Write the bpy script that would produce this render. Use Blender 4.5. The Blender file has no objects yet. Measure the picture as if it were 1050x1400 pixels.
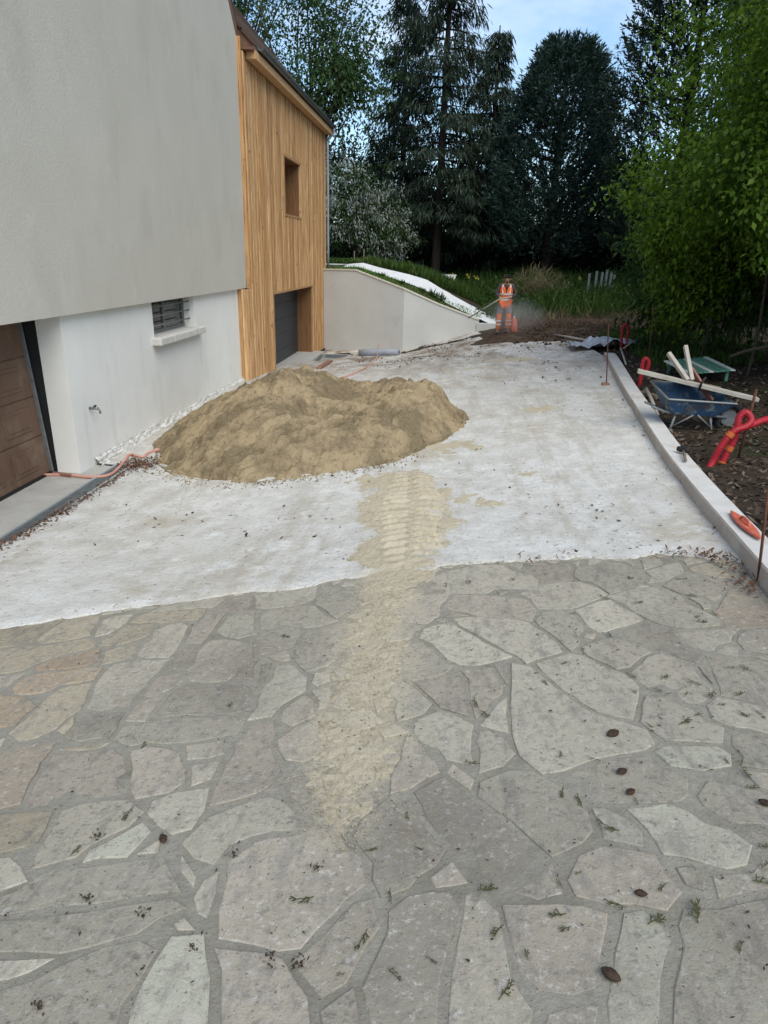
import bpy, bmesh, math, random
import numpy as np
from mathutils import Vector, Matrix, noise as mnoise
random.seed(7); rng = np.random.default_rng(11)
R_ = math.radians
SC = bpy.context.scene; COL = SC.collection

# ------------------------------------------------------------------ camera
CAM_H = 3.0; FPX = 919.878
_pp = np.array([525., 700.]); _v1 = np.array([620., 350.]); _v2 = np.array([460., 3100.])
_Y = np.array([*(_v1 - _pp), FPX]); _Y /= np.linalg.norm(_Y)
_D = np.array([*(_v2 - _pp), FPX]); _D /= np.linalg.norm(_D)
_Z = -_D; _X = np.cross(_Y, _Z)
RM = np.stack([_X, _Y, _Z])
cd = bpy.data.cameras.new('camera'); cam = bpy.data.objects.new('camera', cd); COL.objects.link(cam)
cd.sensor_fit = 'VERTICAL'; cd.sensor_height = 36.0; cd.sensor_width = 27.0
cd.lens = 36.0 * FPX / 1400.0; cd.clip_start = 0.05; cd.clip_end = 2000
m = Matrix.Identity(4)
for i in range(3):
    m[i][0] = RM[i][0]; m[i][1] = -RM[i][1]; m[i][2] = -RM[i][2]
m[2][3] = CAM_H
cam.matrix_world = m
SC.camera = cam

# ------------------------------------------------------------------ light
SUN_EL = R_(52); SUN_AZ = R_(150)          # azimuth from +Y, clockwise
w = bpy.data.worlds.new('World'); SC.world = w; w.use_nodes = True
nt = w.node_tree; nt.nodes.clear()
out = nt.nodes.new('ShaderNodeOutputWorld'); bg = nt.nodes.new('ShaderNodeBackground')
sky = nt.nodes.new('ShaderNodeTexSky'); sky.sky_type = 'NISHITA'; sky.sun_disc = False
sky.sun_elevation = SUN_EL; sky.sun_rotation = SUN_AZ; sky.air_density = 1.0; sky.dust_density = 0.8; sky.ozone_density = 0.35
tc = nt.nodes.new('ShaderNodeTexCoord'); mp = nt.nodes.new('ShaderNodeMapping'); mp.inputs['Scale'].default_value = (1.0, 1.0, 2.6)
cn = nt.nodes.new('ShaderNodeTexNoise'); cn.inputs['Scale'].default_value = 2.3; cn.inputs['Detail'].default_value = 7; cn.inputs['Roughness'].default_value = .55
cr = nt.nodes.new('ShaderNodeValToRGB'); cr.color_ramp.elements[0].position = .52; cr.color_ramp.elements[1].position = .86
mx = nt.nodes.new('ShaderNodeMix'); mx.data_type = 'RGBA'; mx.inputs['B'].default_value = (7.4, 7.5, 7.3, 1)
mul = nt.nodes.new('ShaderNodeMath'); mul.operation = 'MULTIPLY'; mul.inputs[1].default_value = .75
L = nt.links.new
L(tc.outputs['Generated'], mp.inputs['Vector']); L(mp.outputs['Vector'], cn.inputs['Vector'])
L(cn.outputs['Fac'], cr.inputs['Fac']); L(cr.outputs['Color'], mul.inputs[0]); L(mul.outputs[0], mx.inputs['Factor'])
tn = nt.nodes.new('ShaderNodeMix'); tn.data_type = 'RGBA'; tn.blend_type = 'MULTIPLY'; tn.inputs['Factor'].default_value = 1; tn.inputs['B'].default_value = (.86, .965, 1.02, 1)
L(sky.outputs['Color'], tn.inputs['A']); L(tn.outputs['Result'], mx.inputs['A']); L(mx.outputs['Result'], bg.inputs['Color']); L(bg.outputs[0], out.inputs['Surface'])
bg.inputs['Strength'].default_value = 0.14
sl = bpy.data.lights.new('sun', 'SUN'); sl.energy = 2.0; sl.angle = R_(60); sl.color = (1.0, .92, .74)
sun = bpy.data.objects.new('sun', sl); COL.objects.link(sun)
sd = Vector((math.sin(SUN_AZ) * math.cos(SUN_EL), math.cos(SUN_AZ) * math.cos(SUN_EL), math.sin(SUN_EL)))
sun.rotation_euler = sd.to_track_quat('Z', 'Y').to_euler(); sun.location = sd * 60
vs = SC.view_settings; vs.view_transform = 'Standard'; vs.look = 'None'; vs.gamma = 1; vs.exposure = 0.58; vs.use_curve_mapping = False
SC.cycles.max_bounces = 7; SC.cycles.diffuse_bounces = 4; SC.cycles.transmission_bounces = 4; SC.cycles.volume_bounces = 1

# ------------------------------------------------------------------ helpers
WO = {}
def obj(name, verts, faces, mat=None, parent=None, smooth=False, edges=(), origin=None):
    v = np.asarray(verts, dtype=float).reshape(-1, 3)
    if origin is None:
        o = v.mean(0); o[2] = v[:, 2].min()
    else: o = np.asarray(origin, float)
    me = bpy.data.meshes.new(name)
    fa = np.asarray(faces) if len(faces) and not isinstance(faces, list) else None
    if fa is not None:
        n = len(v); k = fa.shape[1]; f = len(fa)
        me.vertices.add(n); me.vertices.foreach_set('co', (v - o).astype(np.float32).ravel())
        me.loops.add(f * k); me.loops.foreach_set('vertex_index', fa.astype(np.int32).ravel())
        me.polygons.add(f); me.polygons.foreach_set('loop_start', np.arange(0, f * k, k, dtype=np.int32))
        me.update(calc_edges=True)
    else:
        me.from_pydata([tuple(p) for p in (v - o)], list(edges), [tuple(q) for q in faces])
    if smooth: me.polygons.foreach_set('use_smooth', [True] * len(me.polygons))
    if mat: me.materials.append(mat)
    ob = bpy.data.objects.new(name, me); COL.objects.link(ob)
    place(ob, o, parent)
    return ob
def place(ob, o, parent):
    o = np.asarray(o, float)
    WO[ob.name] = o
    if parent is not None:
        ob.parent = parent; ob.location = tuple(o - WO[parent.name])
    else: ob.location = tuple(o)
def tag(o, label=None, cat=None, group=None, kind=None):
    if label: o['label'] = label
    if cat: o['category'] = cat
    if group: o['group'] = group
    if kind: o['kind'] = kind
    return o
def thing(name, loc, label, cat, group=None):
    o = bpy.data.objects.new(name, None); o.empty_display_size = .2; COL.objects.link(o)
    place(o, loc, None); return tag(o, label, cat, group)
class MB:
    def __init__(s): s.v = []; s.f = []
    def add(s, v, f):
        n = len(s.v); s.v += [tuple(p) for p in v]; s.f += [tuple(i + n for i in q) for q in f]; return s
    def box(s, x0, x1, y0, y1, z0, z1, bev=0.0):
        if bev <= 0:
            v = [(x, y, z) for z in (z0, z1) for y in (y0, y1) for x in (x0, x1)]
            return s.add(v, [(0, 2, 3, 1), (4, 5, 7, 6), (0, 1, 5, 4), (2, 6, 7, 3), (0, 4, 6, 2), (1, 3, 7, 5)])
        bm = bmesh.new(); bmesh.ops.create_cube(bm, size=1)
        for q in bm.verts: q.co = Vector(((x0 + x1) / 2 + q.co.x * (x1 - x0), (y0 + y1) / 2 + q.co.y * (y1 - y0), (z0 + z1) / 2 + q.co.z * (z1 - z0)))
        bmesh.ops.bevel(bm, geom=list(bm.edges), offset=bev, segments=2, affect='EDGES', profile=.5)
        bm.verts.index_update(); s.add([q.co[:] for q in bm.verts], [[q.index for q in fc.verts] for fc in bm.faces]); bm.free(); return s
    def bar(s, a, b, wd, th, up=(0, 0, 1)):
        a = np.array(a, float); b = np.array(b, float); d = b - a; d /= np.linalg.norm(d)
        u = np.cross(d, up); u /= np.linalg.norm(u); n = np.cross(u, d)
        v = [p + u * i * wd / 2 + n * j * th / 2 for p in (a, b) for (i, j) in ((-1, -1), (1, -1), (1, 1), (-1, 1))]
        return s.add(v, [(0, 1, 2, 3), (7, 6, 5, 4), (0, 4, 5, 1), (1, 5, 6, 2), (2, 6, 7, 3), (3, 7, 4, 0)])
    def tube(s, path, rad, n=8, cap=True):
        p = np.array(path, float); k = len(p)
        r = np.full(k, rad, float) if np.isscalar(rad) else np.array(rad, float)
        t = np.gradient(p, axis=0); t /= np.linalg.norm(t, axis=1)[:, None] + 1e-9
        ref = np.array([0, 0, 1.]) if abs(t[0][2]) < .9 else np.array([1., 0, 0])
        u = np.cross(t[0], ref); u /= np.linalg.norm(u); vs_ = []
        for i in range(k):
            u = u - t[i] * np.dot(u, t[i]); u /= np.linalg.norm(u) + 1e-9; w_ = np.cross(t[i], u)
            for j in range(n):
                a = 2 * math.pi * j / n; vs_.append(p[i] + r[i] * (math.cos(a) * u + math.sin(a) * w_))
        f = [(i * n + j, i * n + (j + 1) % n, (i + 1) * n + (j + 1) % n, (i + 1) * n + j) for i in range(k - 1) for j in range(n)]
        if cap: f += [tuple(range(n))[::-1], tuple(range((k - 1) * n, k * n))]
        return s.add(vs_, f)
    def prism(s, poly, lo, hi, axis='z'):
        n = len(poly)
        def mk(a, b, c): return {'z': (a, b, c), 'x': (c, a, b), 'y': (a, c, b)}[axis]
        v = [mk(a, b, lo) for a, b in poly] + [mk(a, b, hi) for a, b in poly]
        return s.add(v, [tuple(range(n))[::-1], tuple(range(n, 2 * n))] + [(i, (i + 1) % n, n + (i + 1) % n, n + i) for i in range(n)])
    def build(s, name, mat, parent=None, smooth=False):
        o = obj(name, s.v, s.f, mat, parent, smooth)
        bm = bmesh.new(); bm.from_mesh(o.data); bmesh.ops.recalc_face_normals(bm, faces=bm.faces); bm.to_mesh(o.data); bm.free()
        return o
def spline(pts, n=8):
    p = np.array(pts, float); q = np.vstack([2 * p[0] - p[1], p, 2 * p[-1] - p[-2]]); o = []
    for i in range(1, len(q) - 2):
        for t in np.linspace(0, 1, n, endpoint=False):
            a, b, c, d = q[i - 1], q[i], q[i + 1], q[i + 2]
            o.append(.5 * (2 * b + (c - a) * t + (2 * a - 5 * b + 4 * c - d) * t * t + (3 * b - 3 * c + d - a) * t ** 3))
    return np.array(o + [p[-1]])
# value noise, vectorised
_perm = rng.random((257, 257))
def vn(x, y):
    x = np.asarray(x, float); y = np.asarray(y, float)
    xi = np.floor(x).astype(int); yi = np.floor(y).astype(int); fx = x - xi; fy = y - yi
    fx = fx * fx * (3 - 2 * fx); fy = fy * fy * (3 - 2 * fy); a = xi % 256; b = yi % 256
    return (_perm[a, b] * (1 - fx) + _perm[a + 1, b] * fx) * (1 - fy) + (_perm[a, b + 1] * (1 - fx) + _perm[a + 1, b + 1] * fx) * fy
def fbm(x, y, s=1.0, o=4):
    r = 0; a = .5; x = np.asarray(x) * s; y = np.asarray(y) * s
    for i in range(o): r = r + a * (vn(x + 17.3 * i, y + 9.1 * i) - .5); x = x * 2.03; y = y * 2.03; a *= .5
    return r
def grid(fx, nu, nv, name, mat, parent=None, smooth=True):
    u, v = np.meshgrid(np.linspace(0, 1, nu), np.linspace(0, 1, nv))
    P_ = fx(u.ravel(), v.ravel()); i = np.arange(nu * nv).reshape(nv, nu)
    f = np.stack([i[:-1, :-1], i[:-1, 1:], i[1:, 1:], i[1:, :-1]], -1).reshape(-1, 4)
    return obj(name, P_, f, mat, parent, smooth)

# ---- terrain: the drive falls from the photographer to the house and climbs to the right-hand kerb
P1X = [-60, -8, -4.85, -1.6, 1.1, 1.9, 6, 12, 60]; P1Z = [-.6, -.6, -.58, -.35, .35, .55, .9, 1.1, 1.5]
def g(x, y):
    p0 = .025 * np.logaddexp(0, (np.minimum(x, 14) + 4.4) / .25); p1 = np.interp(x, P1X, P1Z)
    t = np.clip((y - 15) / 11, 0, 1); t = t * t * (3 - 2 * t)
    z = p0 * (1 - t) + p1 * t + .05 * np.logaddexp(0, (6.6 - np.maximum(y, -6)) / .5)
    return z + np.clip(y - 27, 0, 14) * .085
def ray(px, py):
    d = RM @ np.array([px - 525, py - 700, FPX]); return d / np.linalg.norm(d)
def P(px, py, dz=0.0):
    """ground point seen at a place in the photograph"""
    d = ray(px, py); t = 1.0
    while t < 300:
        q = d * t
        if CAM_H + q[2] < g(q[0], q[1]) + dz: break
        t *= 1.02
    lo, hi = t / 1.02, t
    for _ in range(25):
        mm = (lo + hi) / 2; q = d * mm
        if CAM_H + q[2] < g(q[0], q[1]) + dz: hi = mm
        else: lo = mm
    return d * hi + [0, 0, CAM_H]
def atx(px, py, x): d = ray(px, py); return d * (x / d[0]) + [0, 0, CAM_H]
def aty(px, py, y): d = ray(px, py); return d * (y / d[1]) + [0, 0, CAM_H]

# ------------------------------------------------------------------ materials
def nodes(name):
    mt = bpy.data.materials.new(name); mt.use_nodes = True; t = mt.node_tree
    return mt, t, t.nodes['Principled BSDF'], t.nodes['Material Output']
def N(t, typ, **kw):
    n = t.nodes.new(typ)
    for k, v in kw.items():
        if k in n.inputs: n.inputs[k].default_value = v
        else: setattr(n, k, v)
    return n
def ramp(t, cols, pos=None):
    r = t.nodes.new('ShaderNodeValToRGB'); e = r.color_ramp.elements
    pos = pos or list(np.linspace(.3, .7, len(cols)))
    while len(e) < len(cols): e.new(.5)
    for k, (c, p) in enumerate(zip(cols, pos)): e[k].position = p; e[k].color = (*c, 1) if len(c) == 3 else c
    return r
def noise(t, pos, scale, detail=6, rough=.55, stretch=None):
    if stretch:
        mpp = N(t, 'ShaderNodeMapping'); mpp.inputs['Scale'].default_value = stretch; t.links.new(pos, mpp.inputs['Vector']); pos = mpp.outputs['Vector']
    n = N(t, 'ShaderNodeTexNoise', Scale=scale, Detail=detail, Roughness=rough); t.links.new(pos, n.inputs['Vector']); return n.outputs['Fac']
def mix(t, a, b, fac, mode='MIX'):
    mxx = N(t, 'ShaderNodeMix'); mxx.data_type = 'RGBA'; mxx.blend_type = mode
    for s, val in (('A', a), ('B', b)):
        if isinstance(val, tuple): mxx.inputs[s].default_value = (*val, 1)
        else: t.links.new(val, mxx.inputs[s])
    if isinstance(fac, (int, float)): mxx.inputs['Factor'].default_value = fac
    else: t.links.new(fac, mxx.inputs['Factor'])
    return mxx.outputs['Result']
def thr(t, fac, lo, hi):
    r = ramp(t, [(0, 0, 0), (1, 1, 1)], [lo, hi]); t.links.new(fac, r.inputs['Fac']); return r.outputs['Color']
def bumpn(t, b, heights):
    prev = None
    for h, st, dist in heights:
        bp = N(t, 'ShaderNodeBump', Strength=st, Distance=dist); t.links.new(h, bp.inputs['Height'])
        if prev: t.links.new(prev, bp.inputs['Normal'])
        prev = bp.outputs['Normal']
    if prev: t.links.new(prev, b.inputs['Normal'])
def mat(name, cols, scale=4, rough=.85, bump=.3, bscale=60, bd=.01, rand=None, stretch=None, metal=0, over=None, spec=.3):
    """noise-blended colours; rand 'obj'/'isl' varies value per object/island; over=[(colour, scale, lo, hi)] adds stains"""
    mt, t, b, o = nodes(name); geo = N(t, 'ShaderNodeNewGeometry'); pos = geo.outputs['Position']
    f = noise(t, pos, scale, stretch=stretch); r = ramp(t, cols); t.links.new(f, r.inputs['Fac']); c = r.outputs['Color']
    for (oc, os, lo, hi, *sv) in (over or []):
        c = mix(t, c, oc, thr(t, noise(t, pos, os, 6, .62, sv[0] if sv else None), lo, hi))
    if rand:
        src = N(t, 'ShaderNodeObjectInfo').outputs['Random'] if rand == 'obj' else geo.outputs['Random Per Island']
        mr = N(t, 'ShaderNodeMapRange'); mr.inputs['To Min'].default_value = .72; mr.inputs['To Max'].default_value = 1.25; t.links.new(src, mr.inputs['Value'])
        hs = N(t, 'ShaderNodeHueSaturation'); t.links.new(mr.outputs[0], hs.inputs['Value']); t.links.new(c, hs.inputs['Color']); c = hs.outputs['Color']
    t.links.new(c, b.inputs['Base Color']); b.inputs['Roughness'].default_value = rough; b.inputs['Metallic'].default_value = metal
    b.inputs['Specular IOR Level'].default_value = spec
    if bump: bumpn(t, b, [(noise(t, pos, bscale, 6, .6), bump, bd)])
    return mt
def leafmat(name, cols, trans=.35, rough=.5):
    mt, t, b, o = nodes(name); geo = N(t, 'ShaderNodeNewGeometry')
    r = ramp(t, cols, list(np.linspace(0, 1, len(cols)))); t.links.new(geo.outputs['Random Per Island'], r.inputs['Fac'])
    big = thr(t, noise(t, geo.outputs['Position'], .9, 3), .35, .65)
    c = mix(t, r.outputs['Color'], cols[0], big) if len(cols) > 1 else r.outputs['Color']
    c = mix(t, r.outputs['Color'], c, .5)
    t.links.new(c, b.inputs['Base Color']); b.inputs['Roughness'].default_value = rough; b.inputs['Specular IOR Level'].default_value = .25
    tr = N(t, 'ShaderNodeBsdfTranslucent'); t.links.new(c, tr.inputs['Color'])
    ms = N(t, 'ShaderNodeMixShader'); ms.inputs[0].default_value = trans
    t.links.new(b.outputs[0], ms.inputs[1]); t.links.new(tr.outputs[0], ms.inputs[2]); t.links.new(ms.outputs[0], o.inputs['Surface'])
    return mt

M = {}
M['grey_render'] = mat('grey_render', [(.51, .478, .412), (.545, .512, .445)], .9, .95, .3, 26, .015, over=[((.475, .443, .38), 1.4, .52, .74, (1, 1, .5)), ((.57, .54, .475), 4, .58, .8, (1, 1, .6)), ((.44, .41, .35), 11, .66, .74, (1, 1, .3))])
M['white_render'] = mat('white_render', [(.73, .72, .675), (.80, .785, .74)], 1.3, .92, .35, 60, .006, over=[((.64, .62, .565), 2.4, .55, .78, (1, 1, .18)), ((.55, .52, .46), 7, .66, .76, (1, 1, .25))])
M['rough_render'] = mat('rough_render', [(.50, .48, .44), (.70, .69, .65), (.76, .75, .71)], 9, .95, .8, 55, .02)
M['wall_render'] = mat('wall_render', [(.50, .50, .485), (.56, .56, .545)], 1.1, .93, .25, 60, .006, over=[((.45, .445, .43), 1.7, .58, .8)])
M['coping'] = mat('coping', [(.55, .50, .42), (.63, .59, .51)], 5, .85, .2)
M['wood'] = None
M['roof_tile'] = mat('roof_tile', [(.075, .045, .03), (.11, .07, .05)], 9, .8, .5, 60, .01, rand='obj')
M['zinc'] = mat('zinc', [(.13, .15, .155), (.19, .21, .215)], 6, .45, .1, 40, .003, metal=.6)
M['zinc_light'] = mat('zinc_light', [(.34, .36, .37), (.42, .44, .45)], 6, .45, .1, 40, .003, metal=.5)
M['verge_brown'] = mat('verge_brown', [(.15, .08, .05), (.2, .11, .07)], 6, .7, .2)
M['dark_door'] = mat('dark_door', [(.03, .036, .043), (.037, .043, .05)], 3, .5, .08, 120, .002)
M['brown_door'] = mat('brown_door', [(.115, .068, .045), (.16, .095, .062)], 5, .6, .2, 40, .004, stretch=(1, 1, .3), over=[((.22, .16, .115), 3, .55, .8)])
M['dark'] = mat('dark', [(.012, .012, .012), (.02, .02, .02)], 4, .8, 0)
M['apron'] = mat('apron', [(.36, .35, .325), (.46, .45, .42)], 3, .9, .4, 80, .006, over=[((.30, .27, .22), 5, .58, .75)])
M['grate'] = mat('grate', [(.13, .15, .155), (.20, .22, .225)], 12, .5, .1, 60, .002, metal=.4)
M['drain_edge'] = mat('drain_edge', [(.36, .37, .36), (.44, .45, .44)], 10, .6, .1, metal=.2)
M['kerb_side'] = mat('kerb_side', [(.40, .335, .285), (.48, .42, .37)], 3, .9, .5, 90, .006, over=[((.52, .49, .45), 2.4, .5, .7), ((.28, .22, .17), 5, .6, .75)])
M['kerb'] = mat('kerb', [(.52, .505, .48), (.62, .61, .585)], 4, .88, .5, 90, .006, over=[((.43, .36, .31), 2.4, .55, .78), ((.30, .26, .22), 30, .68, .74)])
M['soil'] = mat('soil', [(.028, .019, .012), (.06, .042, .028)], 3, .95, .9, 25, .05, over=[((.035, .05, .015), 1.1, .55, .7)])
M['dirt'] = mat('dirt', [(.05, .032, .02), (.095, .065, .042)], 5, .95, 1, 30, .04, over=[((.16, .13, .095), 3, .58, .75)])
M['green_weed'] = leafmat('green_weed', [(.028, .065, .012), (.055, .11, .018), (.10, .155, .03)], .35)
M['dry_weed'] = leafmat('dry_weed', [(.16, .13, .07), (.26, .21, .12)], .3)
M['lawn'] = leafmat('lawn', [(.07, .16, .02), (.12, .24, .03), (.17, .29, .05)], .35)
M['leaf_bright'] = leafmat('leaf_bright', [(.06, .125, .012), (.115, .21, .018), (.20, .31, .035)], .45, .45)
M['leaf_mid'] = leafmat('leaf_mid', [(.022, .052, .012), (.04, .085, .016), (.07, .12, .025)], .35)
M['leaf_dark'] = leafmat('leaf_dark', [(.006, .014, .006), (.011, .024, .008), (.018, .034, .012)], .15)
M['leaf_airy'] = leafmat('leaf_airy', [(.035, .08, .028), (.06, .12, .04), (.10, .165, .055)], .4)
M['needle_spruce'] = leafmat('needle_spruce', [(.010, .022, .013), (.018, .036, .019), (.03, .05, .026)], .12)
M['needle_blue'] = leafmat('needle_blue', [(.016, .036, .027), (.028, .056, .042), (.05, .084, .064)], .12)
M['leaf_purple'] = leafmat('leaf_purple', [(.02, .008, .010), (.035, .013, .015), (.05, .022, .02)], .2)
M['leaf_brown'] = leafmat('leaf_brown', [(.05, .03, .022), (.09, .06, .04), (.07, .07, .03)], .2)
M['leaf_silver'] = leafmat('leaf_silver', [(.20, .23, .20), (.32, .35, .31), (.46, .47, .44)], .25)
M['litter'] = leafmat('litter', [(.03, .02, .013), (.07, .047, .03), (.14, .105, .075), (.22, .18, .14)], .05, .8)
M['debris'] = leafmat('debris', [(.03, .02, .013), (.06, .04, .025), (.10, .07, .04)], .05, .8)
M['red_debris'] = leafmat('red_debris', [(.10, .045, .025), (.16, .07, .04), (.07, .05, .04), (.25, .2, .16)], .05, .8)
M['bark'] = mat('bark', [(.045, .036, .028), (.08, .066, .05)], 12, .95, .7, 30, .02, stretch=(1, 1, .3))
M['bark_dark'] = mat('bark_dark', [(.018, .014, .011), (.032, .026, .02)], 12, .95, .7, 30, .02, stretch=(1, 1, .3))
M['yellow'] = leafmat('yellow', [(.5, .42, .06), (.6, .55, .15)], .3)
M['petal'] = leafmat('petal', [(.45, .47, .44), (.6, .6, .58)], .3)
M['path_white'] = mat('path_white', [(.60, .62, .63), (.70, .71, .72)], 3, .8, .2, 30, .01)
M['plank'] = mat('plank', [(.34, .31, .26), (.45, .42, .37)], 6, .85, .3, 50, .004, stretch=(1, 1, 1))
M['plank_dark'] = mat('plank_dark', [(.13, .10, .075), (.20, .16, .12)], 8, .85, .3)
M['plank_red'] = mat('plank_red', [(.20, .085, .065), (.28, .13, .10)], 8, .8, .3)
M['blue_tray'] = mat('blue_tray', [(.018, .05, .10), (.03, .075, .14)], 5, .6, .3, 50, .006, over=[((.20, .21, .21), 7, .52, .66), ((.07, .05, .035), 4, .56, .70)])
M['grey_metal'] = mat('grey_metal', [(.16, .17, .17), (.25, .26, .26)], 9, .5, .1, metal=.4)
M['rust'] = mat('rust', [(.075, .03, .018), (.13, .055, .032)], 30, .85, .3, 200, .002)
M['red_duct'] = mat('red_duct', [(.30, .012, .022), (.38, .018, .028)], 8, .45, .1)
M['orange'] = mat('orange', [(.42, .09, .02), (.48, .12, .03)], 8, .6, .1)
M['red_oval'] = mat('red_oval', [(.48, .10, .06), (.58, .15, .09)], 14, .6, .2, over=[((.55, .42, .35), 20, .6, .72)])
M['black_rubber'] = mat('black_rubber', [(.014, .014, .015), (.024, .024, .025)], 9, .7, .1)
M['bench_green'] = mat('bench_green', [(.09, .24, .17), (.13, .30, .22)], 9, .55, .15)
M['bench_white'] = mat('bench_white', [(.62, .64, .60), (.70, .71, .68)], 9, .55, .15)
M['silver_sheet'] = mat('silver_sheet', [(.40, .42, .45), (.52, .54, .57)], 4, .45, .25, 14, .03, metal=.25)
M['roll'] = mat('roll', [(.26, .28, .33), (.35, .37, .42)], 5, .55, .2, 20, .01)
M['hose'] = mat('hose', [(.52, .25, .19), (.60, .31, .24)], 5, .5, .05)
M['brick'] = mat('brick', [(.24, .12, .08), (.32, .18, .13)], 14, .9, .5)
M['moss'] = leafmat('moss', [(.06, .065, .025), (.10, .105, .035), (.075, .06, .03)], .2, .8)
M['cone'] = mat('cone', [(.025, .015, .010), (.065, .04, .026)], 60, .85, .5, 120, .004)
M['skin'] = mat('skin', [(.30, .17, .11), (.36, .21, .14)], 9, .6, 0)
M['hair'] = mat('hair', [(.018, .013, .010), (.03, .022, .018)], 40, .7, .4)
M['hivis'] = mat('hivis', [(.85, .16, .035), (.90, .20, .05)], 6, .7, .15, 20, .01)
M['reflect'] = mat('reflect', [(.62, .62, .60), (.72, .72, .70)], 9, .4, 0)
M['sweater'] = mat('sweater', [(.055, .045, .045), (.085, .07, .07)], 9, .9, .2)
M['trouser_grey'] = mat('trouser_grey', [(.13, .13, .14), (.19, .19, .20)], 7, .9, .2)
M['boot'] = mat('boot', [(.12, .085, .06), (.17, .12, .09)], 9, .8, .2)
M['glass'] = mat('glass', [(.03, .035, .035), (.045, .05, .05)], 3, .12, 0, spec=.6)
M['frame_grey'] = mat('frame_grey', [(.16, .15, .14), (.22, .21, .20)], 8, .6, .1)
M['sill'] = mat('sill', [(.52, .50, .46), (.64, .62, .58)], 9, .9, .5, 60, .008, over=[((.36, .33, .29), 12, .58, .7)])

def wood_mat():
    mt, t, b, o = nodes('larch'); geo = N(t, 'ShaderNodeNewGeometry'); pos = geo.outputs['Position']
    oi = N(t, 'ShaderNodeObjectInfo')
    add = N(t, 'ShaderNodeVectorMath', operation='ADD'); sc = N(t, 'ShaderNodeVectorMath', operation='SCALE'); sc.inputs['Scale'].default_value = 40
    cmb = N(t, 'ShaderNodeCombineXYZ'); t.links.new(oi.outputs['Random'], cmb.inputs['Z']); t.links.new(cmb.outputs[0], sc.inputs[0])
    t.links.new(pos, add.inputs[0]); t.links.new(sc.outputs[0], add.inputs[1]); v = add.outputs[0]
    f1 = noise(t, v, 3, 6, .66, (10, 10, .45)); r1 = ramp(t, [(.30, .155, .072), (.56, .36, .19), (.71, .51, .31)], [.32, .5, .68]); t.links.new(f1, r1.inputs['Fac'])
    r2 = ramp(t, [(.62, .52, .42), (1.0, .93, .82), (1.12, 1.1, 1.05), (.85, .7, .55)], [0, .4, .75, 1]); t.links.new(oi.outputs['Random'], r2.inputs['Fac'])
    c = mix(t, r1.outputs['Color'], r2.outputs['Color'], 1.0, 'MULTIPLY')
    kn = noise(t, v, 5, 2, .4, (3.5, 3.5, 1.2)); c = mix(t, c, (.16, .065, .022), thr(t, kn, .70, .76))
    t.links.new(c, b.inputs['Base Color']); b.inputs['Roughness'].default_value = .72; b.inputs['Specular IOR Level'].default_value = .25
    bumpn(t, b, [(f1, .25, .006)]); return mt
M['wood'] = wood_mat()
M['wood_shade'] = mat('shaded_larch', [(.15, .07, .03), (.25, .125, .055)], 4, .7, .2, 40, .004, stretch=(5, 5, .5))  # browner larch for the deep reveals, their shade painted into the colour

def sand_dust(t, pos, c, amt=1.0):
    """pale sand trodden into the surface along the barrow track"""
    sp = N(t, 'ShaderNodeSeparateXYZ'); t.links.new(pos, sp.inputs[0])
    def mth(op, a, b=None):
        n_ = N(t, 'ShaderNodeMath', operation=op)
        for k, v in enumerate((a, b)):
            if v is None: continue
            if isinstance(v, (int, float)): n_.inputs[k].default_value = v
            else: t.links.new(v, n_.inputs[k])
        return n_.outputs[0]
    xc = mth('ADD', mth('MULTIPLY', sp.outputs['Y'], TRK[0]), TRK[1]); dx = mth('ABSOLUTE', mth('SUBTRACT', sp.outputs['X'], xc))
    fall = mth('SUBTRACT', 1.0, mth('DIVIDE', dx, .46)); e0 = N(t, 'ShaderNodeMapRange'); e0.inputs['From Min'].default_value = 1.6; e0.inputs['From Max'].default_value = 2.6; t.links.new(sp.outputs['Y'], e0.inputs['Value'])
    e1 = N(t, 'ShaderNodeMapRange'); e1.inputs['From Min'].default_value = 9.2; e1.inputs['From Max'].default_value = 6.2; t.links.new(sp.outputs['Y'], e1.inputs['Value'])
    nz = mth('ADD', mth('MULTIPLY', noise(t, pos, 4.0, 6, .78), 1.7), mth('MULTIPLY', noise(t, pos, 55, 4, .75), 1.3))
    f = mth('MULTIPLY', mth('MULTIPLY', fall, e0.outputs[0]), e1.outputs[0]); f = mth('ADD', f, mth('SUBTRACT', nz, 1.72))
    return mix(t, c, (.46, .41, .315), thr(t, f, .08, .62 / amt))
TRK = (-.012, -.30)
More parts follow.
